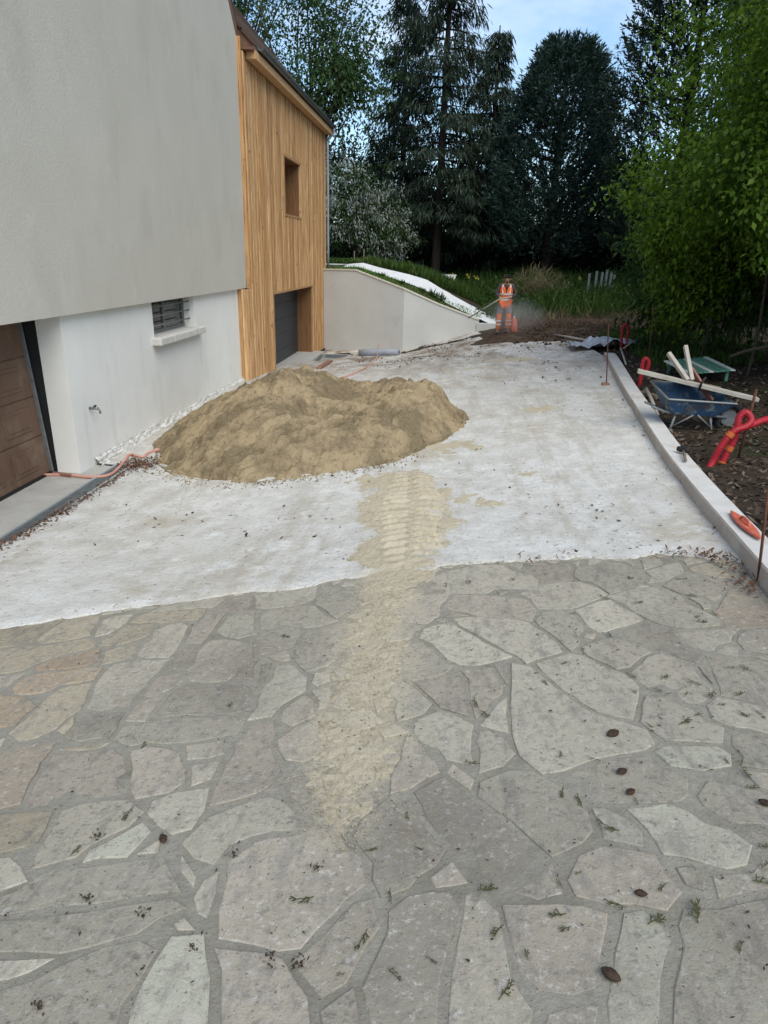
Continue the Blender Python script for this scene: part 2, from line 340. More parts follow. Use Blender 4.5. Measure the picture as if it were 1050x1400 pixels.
def concrete_mat():
    mt, t, b, o = nodes('white_concrete'); pos = N(t, 'ShaderNodeNewGeometry').outputs['Position']
    f = noise(t, pos, 2.3, 7, .70); r = ramp(t, [(.47, .455, .42), (.56, .55, .52), (.635, .63, .61)], [.34, .5, .66]); t.links.new(f, r.inputs['Fac']); c = r.outputs['Color']
    c = mix(t, c, (.39, .34, .255), thr(t, noise(t, pos, .55, 6, .68), .55, .74))          # sandy film
    c = mix(t, c, (.43, .40, .345), thr(t, noise(t, pos, 2.0, 6, .74, (1.3, .16, 1)), .50, .68))
    c = mix(t, c, (.68, .68, .665), thr(t, noise(t, pos, 3.2, 6, .74), .53, .70))
    c = mix(t, c, (.20, .16, .12), thr(t, noise(t, pos, 19, 5, .7), .61, .67))           # grit
    c = mix(t, c, (.25, .21, .17), thr(t, noise(t, pos, 55, 3, .65), .64, .68))
    yv = N(t, 'ShaderNodeSeparateXYZ'); t.links.new(pos, yv.inputs[0])
    mr = N(t, 'ShaderNodeMapRange'); mr.inputs['From Min'].default_value = 11; mr.inputs['From Max'].default_value = 22; t.links.new(yv.outputs['Y'], mr.inputs['Value'])
    mm = N(t, 'ShaderNodeMath', operation='MULTIPLY'); t.links.new(mr.outputs[0], mm.inputs[0]); t.links.new(thr(t, noise(t, pos, 1.3, 7, .76, (1, .45, 1)), .44, .60), mm.inputs[1])
    c = sand_dust(t, pos, c)
    c = mix(t, c, (.24, .19, .14), mm.outputs[0])                                          # soil carried from the garden end
    t.links.new(c, b.inputs['Base Color']); b.inputs['Roughness'].default_value = .9; b.inputs['Specular IOR Level'].default_value = .2
    bumpn(t, b, [(noise(t, pos, 9, 9, .68), .7, .035), (noise(t, pos, 70, 5, .6), .5, .008)]); return mt
M['concrete'] = concrete_mat()

def stone_mat(name, cols, tint):
    mt, t, b, o = nodes(name); geo = N(t, 'ShaderNodeNewGeometry'); pos = geo.outputs['Position']; oi = N(t, 'ShaderNodeObjectInfo')
    f = noise(t, pos, 3.2, 6, .65); r = ramp(t, cols, list(np.linspace(.3, .7, len(cols)))); t.links.new(f, r.inputs['Fac']); c = r.outputs['Color']
    c = mix(t, c, tint, thr(t, noise(t, pos, 1.1, 5, .6), .45, .75)); c = mix(t, c, tuple(v * .70 for v in tint), thr(t, noise(t, pos, .8, 6, .68), .50, .72))
    c = mix(t, c, (.18, .165, .142), thr(t, noise(t, pos, 26, 5, .76), .52, .68))
    c = mix(t, c, (.42, .40, .365), thr(t, noise(t, pos, 34, 4, .74), .55, .68))
    c = mix(t, c, (.06, .052, .045), thr(t, noise(t, pos, 85, 4, .65), .64, .69))
    c = mix(t, c, (.22, .204, .178), thr(t, noise(t, pos, 6, 6, .75, (2.2, .7, 1)), .50, .70))
    mr = N(t, 'ShaderNodeMapRange'); mr.inputs['To Min'].default_value = .84; mr.inputs['To Max'].default_value = 1.20; t.links.new(oi.outputs['Random'], mr.inputs['Value'])
    hs = N(t, 'ShaderNodeHueSaturation'); t.links.new(mr.outputs[0], hs.inputs['Value']); t.links.new(c, hs.inputs['Color'])
    t.links.new(sand_dust(t, pos, hs.outputs['Color']), b.inputs['Base Color']); b.inputs['Roughness'].default_value = .85; b.inputs['Specular IOR Level'].default_value = .25
    bumpn(t, b, [(noise(t, pos, 12, 6, .7), .55, .02), (noise(t, pos, 110, 5, .65), .55, .005)]); return mt
def mortar_mat():
    mt, t, b, o = nodes('mortar'); pos = N(t, 'ShaderNodeNewGeometry').outputs['Position']
    r = ramp(t, [(.245, .228, .188), (.345, .325, .272)]); t.links.new(noise(t, pos, 24, 6, .7), r.inputs['Fac']); c = r.outputs['Color']
    c = mix(t, c, (.205, .19, .152), thr(t, noise(t, pos, 2.5, 6, .65), .50, .72)); c = mix(t, c, (.15, .15, .085), thr(t, noise(t, pos, 5, 6, .7), .64, .76)); c = mix(t, c, (.07, .06, .05), thr(t, noise(t, pos, 60, 4, .7), .63, .69))
    t.links.new(sand_dust(t, pos, c, 1.15), b.inputs['Base Color']); b.inputs['Roughness'].default_value = .95; bumpn(t, b, [(noise(t, pos, 60, 6, .72), .9, .012)]); return mt
M['mortar'] = mortar_mat()
M['s_grey'] = stone_mat('stone_grey', [(0.322, 0.300, 0.242), (0.398, 0.369, 0.302)], (0.355, 0.317, 0.253))
M['s_pale'] = stone_mat('stone_pale', [(0.365, 0.338, 0.271), (0.462, 0.423, 0.343)], (0.398, 0.357, 0.285))
M['s_tan'] = stone_mat('stone_tan', [(0.333, 0.286, 0.207), (0.408, 0.353, 0.262)], (0.355, 0.317, 0.240))
M['s_orange'] = stone_mat('stone_orange', [(0.312, 0.237, 0.161), (0.376, 0.297, 0.212)], (0.333, 0.286, 0.212))
M['s_pink'] = stone_mat('stone_pink', [(0.333, 0.293, 0.238), (0.408, 0.363, 0.296)], (0.355, 0.317, 0.257))
M['s_green'] = stone_mat('stone_green', [(0.345, 0.338, 0.271), (0.429, 0.414, 0.336)], (0.365, 0.347, 0.281))
M['s_dark'] = stone_mat('stone_dark', [(0.258, 0.232, 0.187), (0.322, 0.293, 0.238)], (0.280, 0.256, 0.207))
M['s_purple'] = stone_mat('stone_purple', [(0.269, 0.216, 0.165), (0.333, 0.277, 0.218)], (0.300, 0.262, 0.203))

def sand_mat(name, dry, wet, wl=.42, wh=.62, bs=.9):
    mt, t, b, o = nodes(name); pos = N(t, 'ShaderNodeNewGeometry').outputs['Position']
    c = mix(t, dry, wet, thr(t, noise(t, pos, 1.3, 7, .68), wl, wh))
    c = mix(t, c, tuple(v * .68 for v in wet), thr(t, noise(t, pos, 9, 6, .75), .54, .70))
    c = mix(t, c, (.14, .108, .066), thr(t, noise(t, pos, 45, 5, .75), .60, .70))
    c = mix(t, c, (.58, .53, .43), thr(t, noise(t, pos, 120, 3, .65), .60, .66))
    t.links.new(c, b.inputs['Base Color']); b.inputs['Roughness'].default_value = .95; b.inputs['Specular IOR Level'].default_value = .15
    bumpn(t, b, [(noise(t, pos, 18, 7, .75), bs, .05 * bs), (noise(t, pos, 120, 4, .7), bs, .010)]); return mt
M['sand_pile'] = sand_mat('sand_pile', (.43, .33, .20), (.235, .18, .108), .44, .56)
M['sand'] = sand_mat('sand', (.52, .46, .345), (.47, .41, .30), bs=.6)

# ================================================================== GROUND, DRIVE, PAVING
_kin = [(826, 490), (850, 538), (900, 622), (960, 700), (1027, 785)]
KB = np.array([P(*q) for q in _kin]); 
_dk = (KB[-1] - KB[-2]); _dk /= np.linalg.norm(_dk[:2])
KB = np.vstack([KB, KB[-1] + _dk * 3.5, KB[-1] + _dk * 7]); KB = KB[np.argsort(KB[:, 1])]
def xk(y): return np.interp(y, KB[:, 1], KB[:, 0])
def gg(x, y):                       # bare ground surface, lower under the drive
    drive = (x < xk(y) + .12) & (y < 24.5) & (x > -6.2)
    z = g(x, y) + fbm(x, y, .8, 4) * .10
    return np.where(drive, g(x, y) - .12, z)
xs = np.unique(np.concatenate([np.arange(-9, 14, .25), -9 - np.geomspace(.5, 500, 22), 14 + np.geomspace(.5, 500, 22)]))
ys = np.unique(np.concatenate([np.arange(-6, 46, .25), -6 - np.geomspace(.5, 300, 16), 46 + np.geomspace(.5, 700, 22)]))
gx, gy = np.meshgrid(xs, ys); gz = gg(gx, gy); i = np.arange(gx.size).reshape(gx.shape)
tag(obj('ground', np.stack([gx, gy, gz], -1).reshape(-1, 3), np.stack([i[:-1, :-1], i[:-1, 1:], i[1:, 1:], i[1:, :-1]], -1).reshape(-1, 4), M['soil'], None, True), kind='structure')

BND = np.array([P(*q) for q in [(-60, 868), (0, 858), (130, 838), (260, 822), (400, 803), (440, 795), (560, 780), (640, 773), (760, 765), (900, 757), (1000, 764), (1060, 775)]])
def yb(x): return np.interp(x, BND[:, 0], BND[:, 1]) + fbm(x, x * 0 + 3.3, 2.6, 7) * .34
def yfar(x): return np.interp(x, [-6, 1.0, 1.15, 1.7, 3.0, 4.4], [26.9, 26.8, 25.6, 24.3, 21.6, 18.6]) + fbm(x, x * 0 + 8, 1.3, 4) * .9 * (x > 1)
def conc(u, v):
    vv = v ** 1.7; y = 4 + 22 * vv
    for _ in range(4):
        xl = np.where(vv * 22 + 4 < 8.9, -4.47, -5.06); x = xl + (xk(y) + .05 - xl) * u; y = yb(x) + (yfar(x) - yb(x)) * vv
    e = np.clip((y - yb(x)) / .10, 0, 1)
    z = g(x, y) + .014 * e + fbm(x, y, 1.5, 5) * .030 + fbm(x, y, 7, 3) * .010
    z = np.where(v <= 0, g(x, y) - .06, z); z = np.where(v >= 1, g(x, y) - .06, z)
    return np.stack([x, y, z], -1)
slab = tag(grid(conc, 420, 420, 'concrete_drive', M['concrete']), kind='structure')

def pav(u, v):
    y = -5 + v * 12.0; x = -5.6 + (xk(y) + .03 + 5.6) * u; y = np.minimum(y, yb(x) + .35)
    return np.stack([x, y, g(x, y) - .0125 + fbm(x, y, 9, 3) * .010], -1)
paving = tag(grid(pav, 120, 200, 'paving', M['mortar']), kind='structure')

CR = {'A': (0, 800), 'B': (350, 780), 'C': (700, 750), 'D': (0, 1100), 'E': (350, 1080), 'F': (700, 1050)}
ST = '''A tan 0,190 120,165 215,150 130,225 0,275
A tan 150,215 300,135 395,130 375,200 160,245
A pale 385,180 430,140 520,122 470,175 390,205
A tan 400,245 520,170 640,150 600,200 470,240
A tan 560,145 600,112 850,90 810,135 570,155
A grey 610,108 700,80 830,50 915,55 870,85
A pink 900,90 940,45 1030,45 1050,60 975,110
A pink 765,235 850,118 915,115 830,235
A grey 890,190 930,130 1050,95 1050,195 980,208
A grey 570,280 650,180 740,150 735,230 690,290
A tan 420,268 560,238 540,285 430,310
A orange 140,330 210,290 400,262 415,300 300,335 160,345
A tan 0,290 140,240 360,215 390,245 150,320 0,380
A orange 45,410 160,355 330,340 400,340 380,380 130,445 60,440
A orange 0,450 110,455 140,490 50,565 0,600
A tan 60,600 240,410 380,395 345,470 230,580 60,650
A grey 370,490 385,405 480,325 680,305 610,375 530,495 400,510
A grey 320,560 400,518 505,523 440,620 320,640 260,620
A pink 515,550 610,405 680,345 750,388 685,430 595,550
A pink 720,310 770,248 805,252 760,335 690,345
A grey 772,370 792,280 860,218 1005,238 1005,310 930,392 780,385
A grey 640,510 705,430 770,402 1000,402 1040,420 1020,498 880,515 645,530
A grey 972,378 1002,322 1050,305 1050,388
A grey 465,628 512,582 700,545 998,545 985,608 760,635 540,638
A pale 757,650 920,628 935,690 767,713
A pale 790,735 880,727 865,785 795,805
A pink 533,682 600,662 745,682 752,720 768,798 690,842 570,858
A purple 0,770 60,668 225,645 185,720 95,845 90,895 0,900
A pink 105,900 208,692 400,672 500,692 508,760 468,838 330,878
A tan 250,668 340,645 440,642 410,664 260,682
A tan 250,590 300,540 318,560 258,612
B grey 0,100 130,78 245,62 238,108 150,136 0,148
B grey 252,112 270,58 370,72 393,150 330,186 252,132
B grey 0,172 140,152 240,142 305,200 200,228 110,214 0,246
B grey 0,272 110,228 182,238 158,308 20,342 0,348
B grey 165,320 205,248 330,232 320,328 212,402 165,368
B grey 0,372 70,372 40,448 0,478
B grey 0,590 22,500 82,384 130,374 188,440 188,488 60,586
B pale 97,575 200,507 238,521 241,589 150,628
B pink 82,690 150,642 252,606 248,758 200,788 140,758
B grey 252,562 252,492 290,484 290,560
B pink 557,180 577,102 778,98 733,180 690,207 562,203
B grey 572,88 640,62 698,34 680,86
B grey 542,230 600,214 678,227 590,288 552,283
B pale 692,235 795,222 1045,348 900,378 800,353 740,290 692,268
B grey 562,320 600,293 678,298 772,386 758,408 680,438 640,438 592,400
B grey 562,472 590,452 640,472 718,540 690,588 600,598
B pink 668,460 730,442 848,422 868,560 868,588 762,548 692,490
B pink 862,410 968,392 1018,470 950,558 902,598 882,560
B pink 987,382 1038,372 1033,466 1000,430
B pale 962,580 977,527 1023,518 1026,648 912,628
B grey 662,610 760,577 896,625 886,700 906,798 800,758 702,690
B grey 902,642 950,652 1042,740 922,803 892,740
B pink 587,890 602,762 625,684 732,820 630,888
B pink 782,820 806,802 888,850 870,878
C pale 52,182 150,142 330,137 368,180 240,238 112,238
C pink 42,100 100,72 238,54 238,120 62,150
C grey 252,110 270,72 480,67 558,110 400,168 352,150
C grey 577,130 562,92 640,62 690,48 703,94 610,128
C tan 717,75 790,52 918,120 830,108
C grey 622,150 720,102 888,131 850,163 760,193
C grey 412,195 600,152 700,212 848,286 843,308 650,318 560,280
C pale 272,250 400,207 527,285 362,343 332,310
C pale 107,290 132,262 238,254 288,335 240,413
C pale 302,400 400,362 562,420 430,488 342,450
C grey 442,335 560,302 700,382 788,440 768,468 600,408
C grey 662,341 908,332 878,370 820,413 740,398
C grey 847,415 872,387 933,397 920,438
C pale 527,500 562,442 610,432 720,472 822,570 790,608 690,628 600,570
C grey 797,432 900,442 1050,542 1050,648 872,590 832,500
C pale 772,481 800,480 820,520 828,548
C grey 828,690 828,642 852,611 1050,682 1050,763 900,718
C grey 552,602 638,598 720,662 857,732 862,788 640,778 520,705
C grey 125,470 230,427 330,452 440,512 518,592 500,700 350,660 200,570
C green 602,830 612,803 850,812 917,836 912,888 780,893 650,888
C grey 902,760 960,752 1050,792 1050,898 940,888
C grey 742,200 790,197 813,240 790,243
C purple 902,180 1000,152 1050,230 1050,298 880,308 832,260
C dark 932,350 1050,330 1050,448 960,410
F grey 242,40 320,-28 560,-48 698,40 735,108 680,108 560,118 430,118 380,128
F green 322,152 380,162 508,202 538,260 520,298 380,278 352,230
F green 495,172 640,153 720,172 957,317 977,398 880,402 720,348 620,338 543,240
F grey 752,110 820,58 960,62 1050,152 1050,218 900,188 780,148
F pink 218,450 292,362 380,314 578,362 676,490 600,538 400,558 280,498
F pale 688,408 740,408 807,460 798,508 720,468
F grey 22,495 160,388 197,440 188,488 110,513
F pink 0,574 200,564 398,584 415,640 385,780 362,895 250,928 60,800 0,620
F green 372,830 424,652 470,593 540,583 638,662 662,700 598,960 568,1050 382,1050 402,960
F grey 724,582 850,562 1050,484 1050,1050 640,1050 652,900 692,720
F grey 832,440 980,422 1050,305 1050,458 840,538
F pink 92,1050 260,943 348,962 356,1050
F dark 942,0 990,0 1050,60 1050,98 1000,80
E grey 432,180 442,112 560,38 648,48 697,160 786,240 738,298 620,398 522,417 472,360
E pink 707,350 800,307 866,370 730,396
E grey 193,690 400,453 450,463 516,550 478,640 368,778 270,836
E grey 273,900 395,818 437,900 432,960 290,960
E dark 484,960 444,800 486,640 622,433 798,403 827,480 797,620 757,800 717,960
E grey 833,620 882,432 900,424 957,500 996,620 986,760 1046,900 1046,960 744,960 793,760
D tan 0,70 100,42 193,37 148,148 0,208
D pale 0,240 25,221 76,305 0,352
D pale 153,238 217,112 262,22 340,-18 500,-8 567,30 520,78 350,148 302,198
D green 348,224 372,192 570,93 597,110 520,213 400,213
D grey 0,438 62,372 182,293 420,243 560,223 678,203 717,290 737,348 500,386 200,436 0,456
D grey 0,483 230,444 480,409 718,374 756,420 660,476 480,526 260,586 100,606 0,596
D pale 0,718 0,623 176,642 110,688 30,728
D grey 0,784 250,664 420,594 560,564 636,592 558,720 468,820 398,900 0,900
D green 484,900 584,740 652,624 702,544 806,553 866,700 856,900
D grey 722,260 742,238 797,290 788,328
D pale 802,448 832,292 887,268 877,350 823,438
D pale 668,478 758,443 772,498 720,512
X pink 288,1097 309,1043 335,989 367,985 373,1071 350,1081
X grey 206,1110 216,1096 240,1083 279,1079 274,1105 258,1129 233,1138
X pink 605,831 622,812 720,817 731,832 722,844 690,841
X grey 584,804 591,788 640,773 690,771 704,799 650,809 591,811
X pale 621,846 705,846 759,877 764,888 720,899 690,887
X grey 698,904 717,913 760,941 810,976 884,998 894,1014 840,1029 795,1044 745,1047 721,1029 701,985
X grey 658,1068 725,1061 760,1081 804,1105 813,1134 755,1168 701,1119 661,1085
X dark 568,1081 605,1062 625,1082 689,1126 743,1175 710,1203 670,1213 641,1174 616,1154 581,1115
X pink 294,1294 350,1302 379,1314 386,1341 418,1363 423,1400 296,1400
X pink 311,1176 350,1149 400,1144 449,1139 462,1164 496,1168 502,1207 476,1226 433,1265 410,1291 384,1291 350,1288 301,1278 306,1240
X grey 263,1149 286,1119 345,1093 394,1088 399,1129 345,1138 308,1148 291,1178 269,1169'''
def inpoly(p, poly):
    x, y = p; c = False; n = len(poly)
    for k in range(n):
        x1, y1 = poly[k]; x2, y2 = poly[(k + 1) % n]
        if (y1 > y) != (y2 > y) and x < (x2 - x1) * (y - y1) / (y2 - y1) + x1: c = not c
    return c
def stone(poly, mkey):
    """slab with a chipped outline, worn arris and a slightly uneven top, about 50 triangles"""
    pts = np.array(poly); c = pts.mean(0); n = len(pts); dd_ = np.linalg.norm(c - pts, axis=1)[:, None]
    ins = pts + (c - pts) / (dd_ + 1e-6) * np.minimum(.006, dd_ * .3)
    h = rng.uniform(-.010, -.004); tx, ty = rng.normal(0, .006, 2)
    def top(q): return g(q[:, 0], q[:, 1]) + h + (q[:, 0] - c[0]) * tx + (q[:, 1] - c[1]) * ty
    v = np.vstack([np.c_[pts, g(pts[:, 0], pts[:, 1]) - .045], np.c_[pts, top(pts) - .003], np.c_[ins, top(ins) + rng.normal(0, .0008, n)], [[c[0], c[1], top(c[None])[0] + .001]]])
    f = [(k, (k + 1) % n, n + (k + 1) % n, n + k) for k in range(n)] + [(n + k, n + (k + 1) % n, 2 * n + (k + 1) % n, 2 * n + k) for k in range(n)] + [(2 * n + k, 2 * n + (k + 1) % n, 3 * n) for k in range(n)]
    return obj('stone', v, f, M['s_' + mkey], paving)
def sarea(q): return .5 * np.sum(q[:, 0] * np.roll(q[:, 1], -1) - np.roll(q[:, 0], -1) * q[:, 1])
def inside(pts, poly):                                    # vectorised point in polygon
    x, y = pts[:, 0][:, None], pts[:, 1][:, None]; a, b = poly, np.roll(poly, -1, 0)
    cr = ((a[:, 1] > y) != (b[:, 1] > y)) & (x < (b[:, 0] - a[:, 0]) * (y - a[:, 1]) / (b[:, 1] - a[:, 1] + 1e-12) + a[:, 0])
    return cr.sum(1) % 2 == 1
def sdist(pts, poly):                                     # signed distance, negative inside
    a, b = poly[None], np.roll(poly, -1, 0)[None]; p = pts[:, None]; ab = b - a
    t = np.clip(((p - a) * ab).sum(-1) / ((ab ** 2).sum(-1) + 1e-12), 0, 1); d = np.linalg.norm(p - a - ab * t[..., None], axis=-1).min(1)
    return np.where(inside(pts, poly), -d, d)
SL = []
for ln in ST.splitlines():
    c_, key, *pp = ln.split(); q = np.array([[float(t) for t in s.split(',')] for s in pp])
    if c_ != 'X': q = q / 3 + CR[c_]
    e = q.copy()                                          # stones cut by the photo's border run on past it
    e[q[:, 0] <= 1, 0] -= 45; e[q[:, 0] >= 1049, 0] += 45; e[q[:, 1] >= 1399, 1] += 90
    wpts = np.array([P(*s)[:2] for s in e])
    if (wpts[:, 1] > yb(wpts[:, 0]) + .3).all(): continue
    SL.append((wpts if sarea(wpts) > 0 else wpts[::-1], key, .20))
def split(poly, amax, outl):                              # the rest: broken slabs by repeated splitting
    a = abs(sarea(poly))
    if a < amax * rng.uniform(.5, 1.6): outl.append(poly); return
    d = poly[:, None] - poly[None]; k = np.unravel_index(np.argmax((d ** 2).sum(-1)), (len(poly),) * 2); ax = poly[k[0]] - poly[k[1]]
    ang = math.atan2(ax[1], ax[0]) + rng.normal(0, .35); nn = np.array([math.cos(ang), math.sin(ang)]); off = poly.mean(0) + ax * rng.uniform(-.12, .12)
    s = (poly - off) @ nn; A, B = [], []
    for k in range(len(poly)):
        p, q, sp, sq = poly[k], poly[(k + 1) % len(poly)], s[k], s[(k + 1) % len(poly)]
        (A if sp >= 0 else B).append(p)
        if sp * sq < 0: x = p + (q - p) * sp / (sp - sq); A.append(x); B.append(x)
    for S in (A, B):
        if len(S) > 2: split(np.array(S), amax, outl)
NT = len(SL)
for amax, shrink in ((.10, .02), (.045, .05), (.018, .03)):
    gen = []; split(np.array([[-5.3, -1.6], [2.2, -1.6], [2.3, 6.2], [-5.3, 5.2]]), amax, gen); old = list(SL); OC = np.array([T.mean(0) for T, _, _ in old]); OR = np.array([np.linalg.norm(T - T.mean(0), axis=1).max() for T, _, _ in old])
    for q in gen:
        c = q.mean(0)
        if amax < .06 and (c[0] < -3.6 or c[1] < .6): continue
        q = c + (q - c) * max(.3, 1 - shrink / max(.05, np.sqrt(((q - c) ** 2).sum(1)).mean()))
        if (q[:, 1] > yb(q[:, 0]) + .12).any() or (q[:, 0] > xk(q[:, 1]) - .04).any(): continue
        test = np.vstack([q, (q + np.roll(q, -1, 0)) / 2, c[None]]); ok = True
        for j in np.nonzero(np.hypot(*(OC - c).T) < OR + .45)[0]:
            T = old[j][0]
            if (sdist(test, T).min() < .012 or inside(T, q).any()): ok = False; break
        if ok: SL.append((q if sarea(q) > 0 else q[::-1], random.choice(['grey', 'grey', 'pink', 'tan', 'grey', 'pale']), .06))
CEN = np.array([q.mean(0) for q, _, _ in SL]); RAD = np.array([np.linalg.norm(q - q.mean(0), axis=1).max() for q, _, _ in SL])
def outline(poly):
    pts = []; c = poly.mean(0)
    for k in range(len(poly)):
        a, b = poly[k], poly[(k + 1) % len(poly)]; L_ = np.linalg.norm(b - a); ns = max(1, min(5, int(L_ / .07)))
        for s in range(ns): pts.append(a + (b - a) * (s / ns))
    return np.array(pts)
for k, (q, key, tmax) in enumerate(SL):                   # let every slab grow until only a mortar joint is left
    pts = outline(q); tg = np.roll(pts, -1, 0) - np.roll(pts, 1, 0); nr = np.stack([tg[:, 1], -tg[:, 0]], 1); nr /= np.linalg.norm(nr, axis=1)[:, None] + 1e-9
    e1 = pts - np.roll(pts, 1, 0); e2 = np.roll(pts, -1, 0) - pts; n1 = np.stack([e1[:, 1], -e1[:, 0]], 1); n1 /= np.linalg.norm(n1, axis=1)[:, None] + 1e-9; n2 = np.stack([e2[:, 1], -e2[:, 0]], 1); n2 /= np.linalg.norm(n2, axis=1)[:, None] + 1e-9
    mt_ = (n1 + n2) / np.maximum(1 + (n1 * n2).sum(1), .45)[:, None]; nr = np.where((np.linalg.norm(mt_, axis=1) > .8)[:, None], mt_, nr)          # mitred so corners stay sharp
    near = [j for j in np.argsort(np.linalg.norm(CEN - CEN[k], axis=1))[1:20] if np.linalg.norm(CEN[j] - CEN[k]) < RAD[k] + RAD[j] + .3]
    EA = np.vstack([SL[j][0] for j in near] or [q + 99]); EB = np.vstack([np.roll(SL[j][0], -1, 0) for j in near] or [q + 98]); AB = EB - EA; LL = (AB ** 2).sum(1) + 1e-12
    t = np.full(len(pts), -.03); live = np.ones(len(pts), bool); joint = rng.uniform(.006, .012)
    for j in near: live &= ~inside(pts + nr * t[:, None], SL[j][0])
    for _ in range(19):
        tt = t + .012; pp = pts + nr * tt[:, None]; pa = pp[:, None] - EA[None]
        hh = np.clip((pa * AB).sum(-1) / LL, 0, 1); dm = np.sqrt(((pa - AB[None] * hh[..., None]) ** 2).sum(-1).min(1))
        live &= (dm > np.maximum(tt, 0) + 2 * joint) & (tt < tmax); t = np.where(live, tt, t)
        if not live.any(): break
    t = np.minimum(t, (np.roll(t, 1) + np.roll(t, -1)) / 2 + .03); pp = pts + nr * t[:, None] + rng.normal(0, .0025, pts.shape)
    pp[:, 0] = np.minimum(pp[:, 0], xk(pp[:, 1]) - .01)
    if sarea(pp) > .002: stone(pp, key)

# ---- kerb: one run of pale concrete with worn arrises, rotated section along its line
def kerb_run():
    y = np.concatenate([np.linspace(KB[0, 1], KB[-1, 1], 120)]); x = xk(y); x = np.convolve(np.pad(x, 4, mode='edge'), np.ones(9) / 9, 'valid')
    tx = np.gradient(x); ty = np.gradient(y); l = np.hypot(tx, ty); nx, ny = ty / l, -tx / l
    prof = [(0, -.15), (0, .125), (.012, .142), (.235, .142), (.25, .128), (.25, -.15)]; V = []
    for o, h in prof:
        jx = x + nx * (o + fbm(y, y * 0 + o * 40, 5, 3) * .006); jy = y + ny * o
        V.append(np.c_[jx, jy, g(x, y) + h + fbm(y, y * 0 + h * 30, 3, 3) * .006])
    V = np.array(V); k, n = V.shape[:2]; i = np.arange(k * n).reshape(k, n)
    f = [tuple(q) for q in np.stack([i[:-1, :-1], i[:-1, 1:], i[1:, 1:], i[1:, :-1]], -1).reshape(-1, 4)] + [tuple(i[:, 0]), tuple(i[::-1, -1])]
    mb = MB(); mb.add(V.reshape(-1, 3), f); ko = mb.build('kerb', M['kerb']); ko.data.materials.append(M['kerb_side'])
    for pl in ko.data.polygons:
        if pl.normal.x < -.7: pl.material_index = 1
    return ko
tag(kerb_run(), 'long pale concrete kerb edging the drive beside the leaf-strewn bank', 'kerb')
def kerbtop(px, py): return P(px, py, .143)

# ================================================================== RETAINING WALL, BANK AND PATH
WL = [aty(443, 369, 26.6), aty(486, 370, 26.2), aty(553, 396, 25.6), aty(600, 417, 26.0), aty(655, 438, 26.5)]
WL[0][0] = -4.86
rw = thing('retaining_wall', (WL[2][0], 26, g(WL[2][0], 26)), 'pale rendered retaining wall stepping down from the timber facade', 'wall')
def wall_piece(pts, name, mt, lo=None, th=.24, y_off=0.0, cap=None):
    V = []
    for p in pts:
        zb = -1.2 if cap is None else p[2] + cap[0]; zt = p[2] if cap is None else p[2] + cap[1]
        a = 0 if cap is None else cap[2]
        V += [(p[0], p[1] - a, zb), (p[0], p[1] - a, zt), (p[0], p[1] + th + a, zt), (p[0], p[1] + th + a, zb)]
    f = [(4 * k + j, 4 * k + (j + 1) % 4, 4 * k + 4 + (j + 1) % 4, 4 * k + 4 + j) for k in range(len(pts) - 1) for j in range(4)]
    f += [(0, 1, 2, 3), tuple(4 * (len(pts) - 1) + j for j in (3, 2, 1, 0))]
    mb = MB(); mb.add(V, f); return mb.build(name, mt, rw)
wall_piece(WL[:3], 'wall_face', M['wall_render']); wall_piece(WL[2:], 'wall_face', M['wall_render'])
wall_piece(WL, 'coping', M['coping'], cap=(0.0, .045, .03))
st = aty(492, 403, 26.35); mb = MB(); mb.tube(spline([st + [0, .1, .06], st + [0, -.03, .03], st + [.03, -.1, -.06], st + [.12, -.1, -.2]]), .014, 6); mb.build('cable_stub', M['zinc'], rw, True)
tx_ = np.array([p[0] for p in WL]); ty_ = np.array([p[1] for p in WL]); tz_ = np.array([p[2] for p in WL])
def emb(x, d):
    yw = np.interp(x, tx_, ty_); zt = np.interp(x, np.r_[tx_, 1.7, 5], np.r_[tz_ - .04, .5, .55])
    y = yw + .2 + d; back = g(x, y) + np.interp(x, [-8, -2, 2, 4], [.9, .45, .0, -.15])
    t = np.clip((d - 3.2) / 5, 0, 1); z = zt + .03 + np.interp(x, [-4.5, -3.2, -1, 1, 2], [.07, .11, .21, .16, .08]) * np.minimum(d, 2.5)
    return x, y, z * (1 - t) + np.maximum(z, back) * t
def embf(u, v):
    x = -9 + 14 * u; X, Y, Z = emb(x, 10 * v); Z = Z + fbm(X, Y, 1.2, 4) * .08; return np.stack([X, Y, np.where(u >= 1, Z - .4, Z)], -1)
tag(grid(embf, 80, 60, 'bank', M['soil']), kind='structure')
def pathf(u, v):
    x = -4.2 + 6.1 * u; d = np.interp(x, [-4, -3.2, -1, .8, 1.9], [.75, .8, .95, .06, -.1]) + np.interp(x, [-4.2, -1, 1.9], [1.2, 1.5, 1.8]) * v
    X, Y, Z = emb(x, d); return np.stack([X, Y, Z + .05 + fbm(X, Y, 1.1, 3) * .05], -1)
tag(grid(pathf, 60, 14, 'path', M['path_white']), kind='structure')
mb = MB(); mb.box(1.02, 1.92, 26.42, 26.62, -.2, float(emb(np.array([1.5]), np.array([0.]))[2][0]) + .06, .01); mb.box(1.80, 1.95, 26.625, 27.6, -.2, .62, .01)
tag(mb.build('path_edge', M['wall_render']), kind='structure')
lw = thing('low_wall', (-4.2, 29.2, 2.4), 'low white garden wall beside the downpipe above the bank', 'wall')
MB().box(-6.0, -3.75, 29.0, 29.25, 2.0, 2.50).build('wall_face', M['wall_render'], lw)
MB().box(-6.0, -4.3, 28.95, 29.35, 2.502, 2.58, .01).build('cap_stone', M['path_white'], lw)

# ================================================================== HOUSE
XW, XG, XC = -5.04, -4.93, -4.85        # white plinth wall, grey upper wall, timber cladding
house = thing('house', (-7, 14, 0), 'grey rendered house with white base and upright larch cladding', 'house')
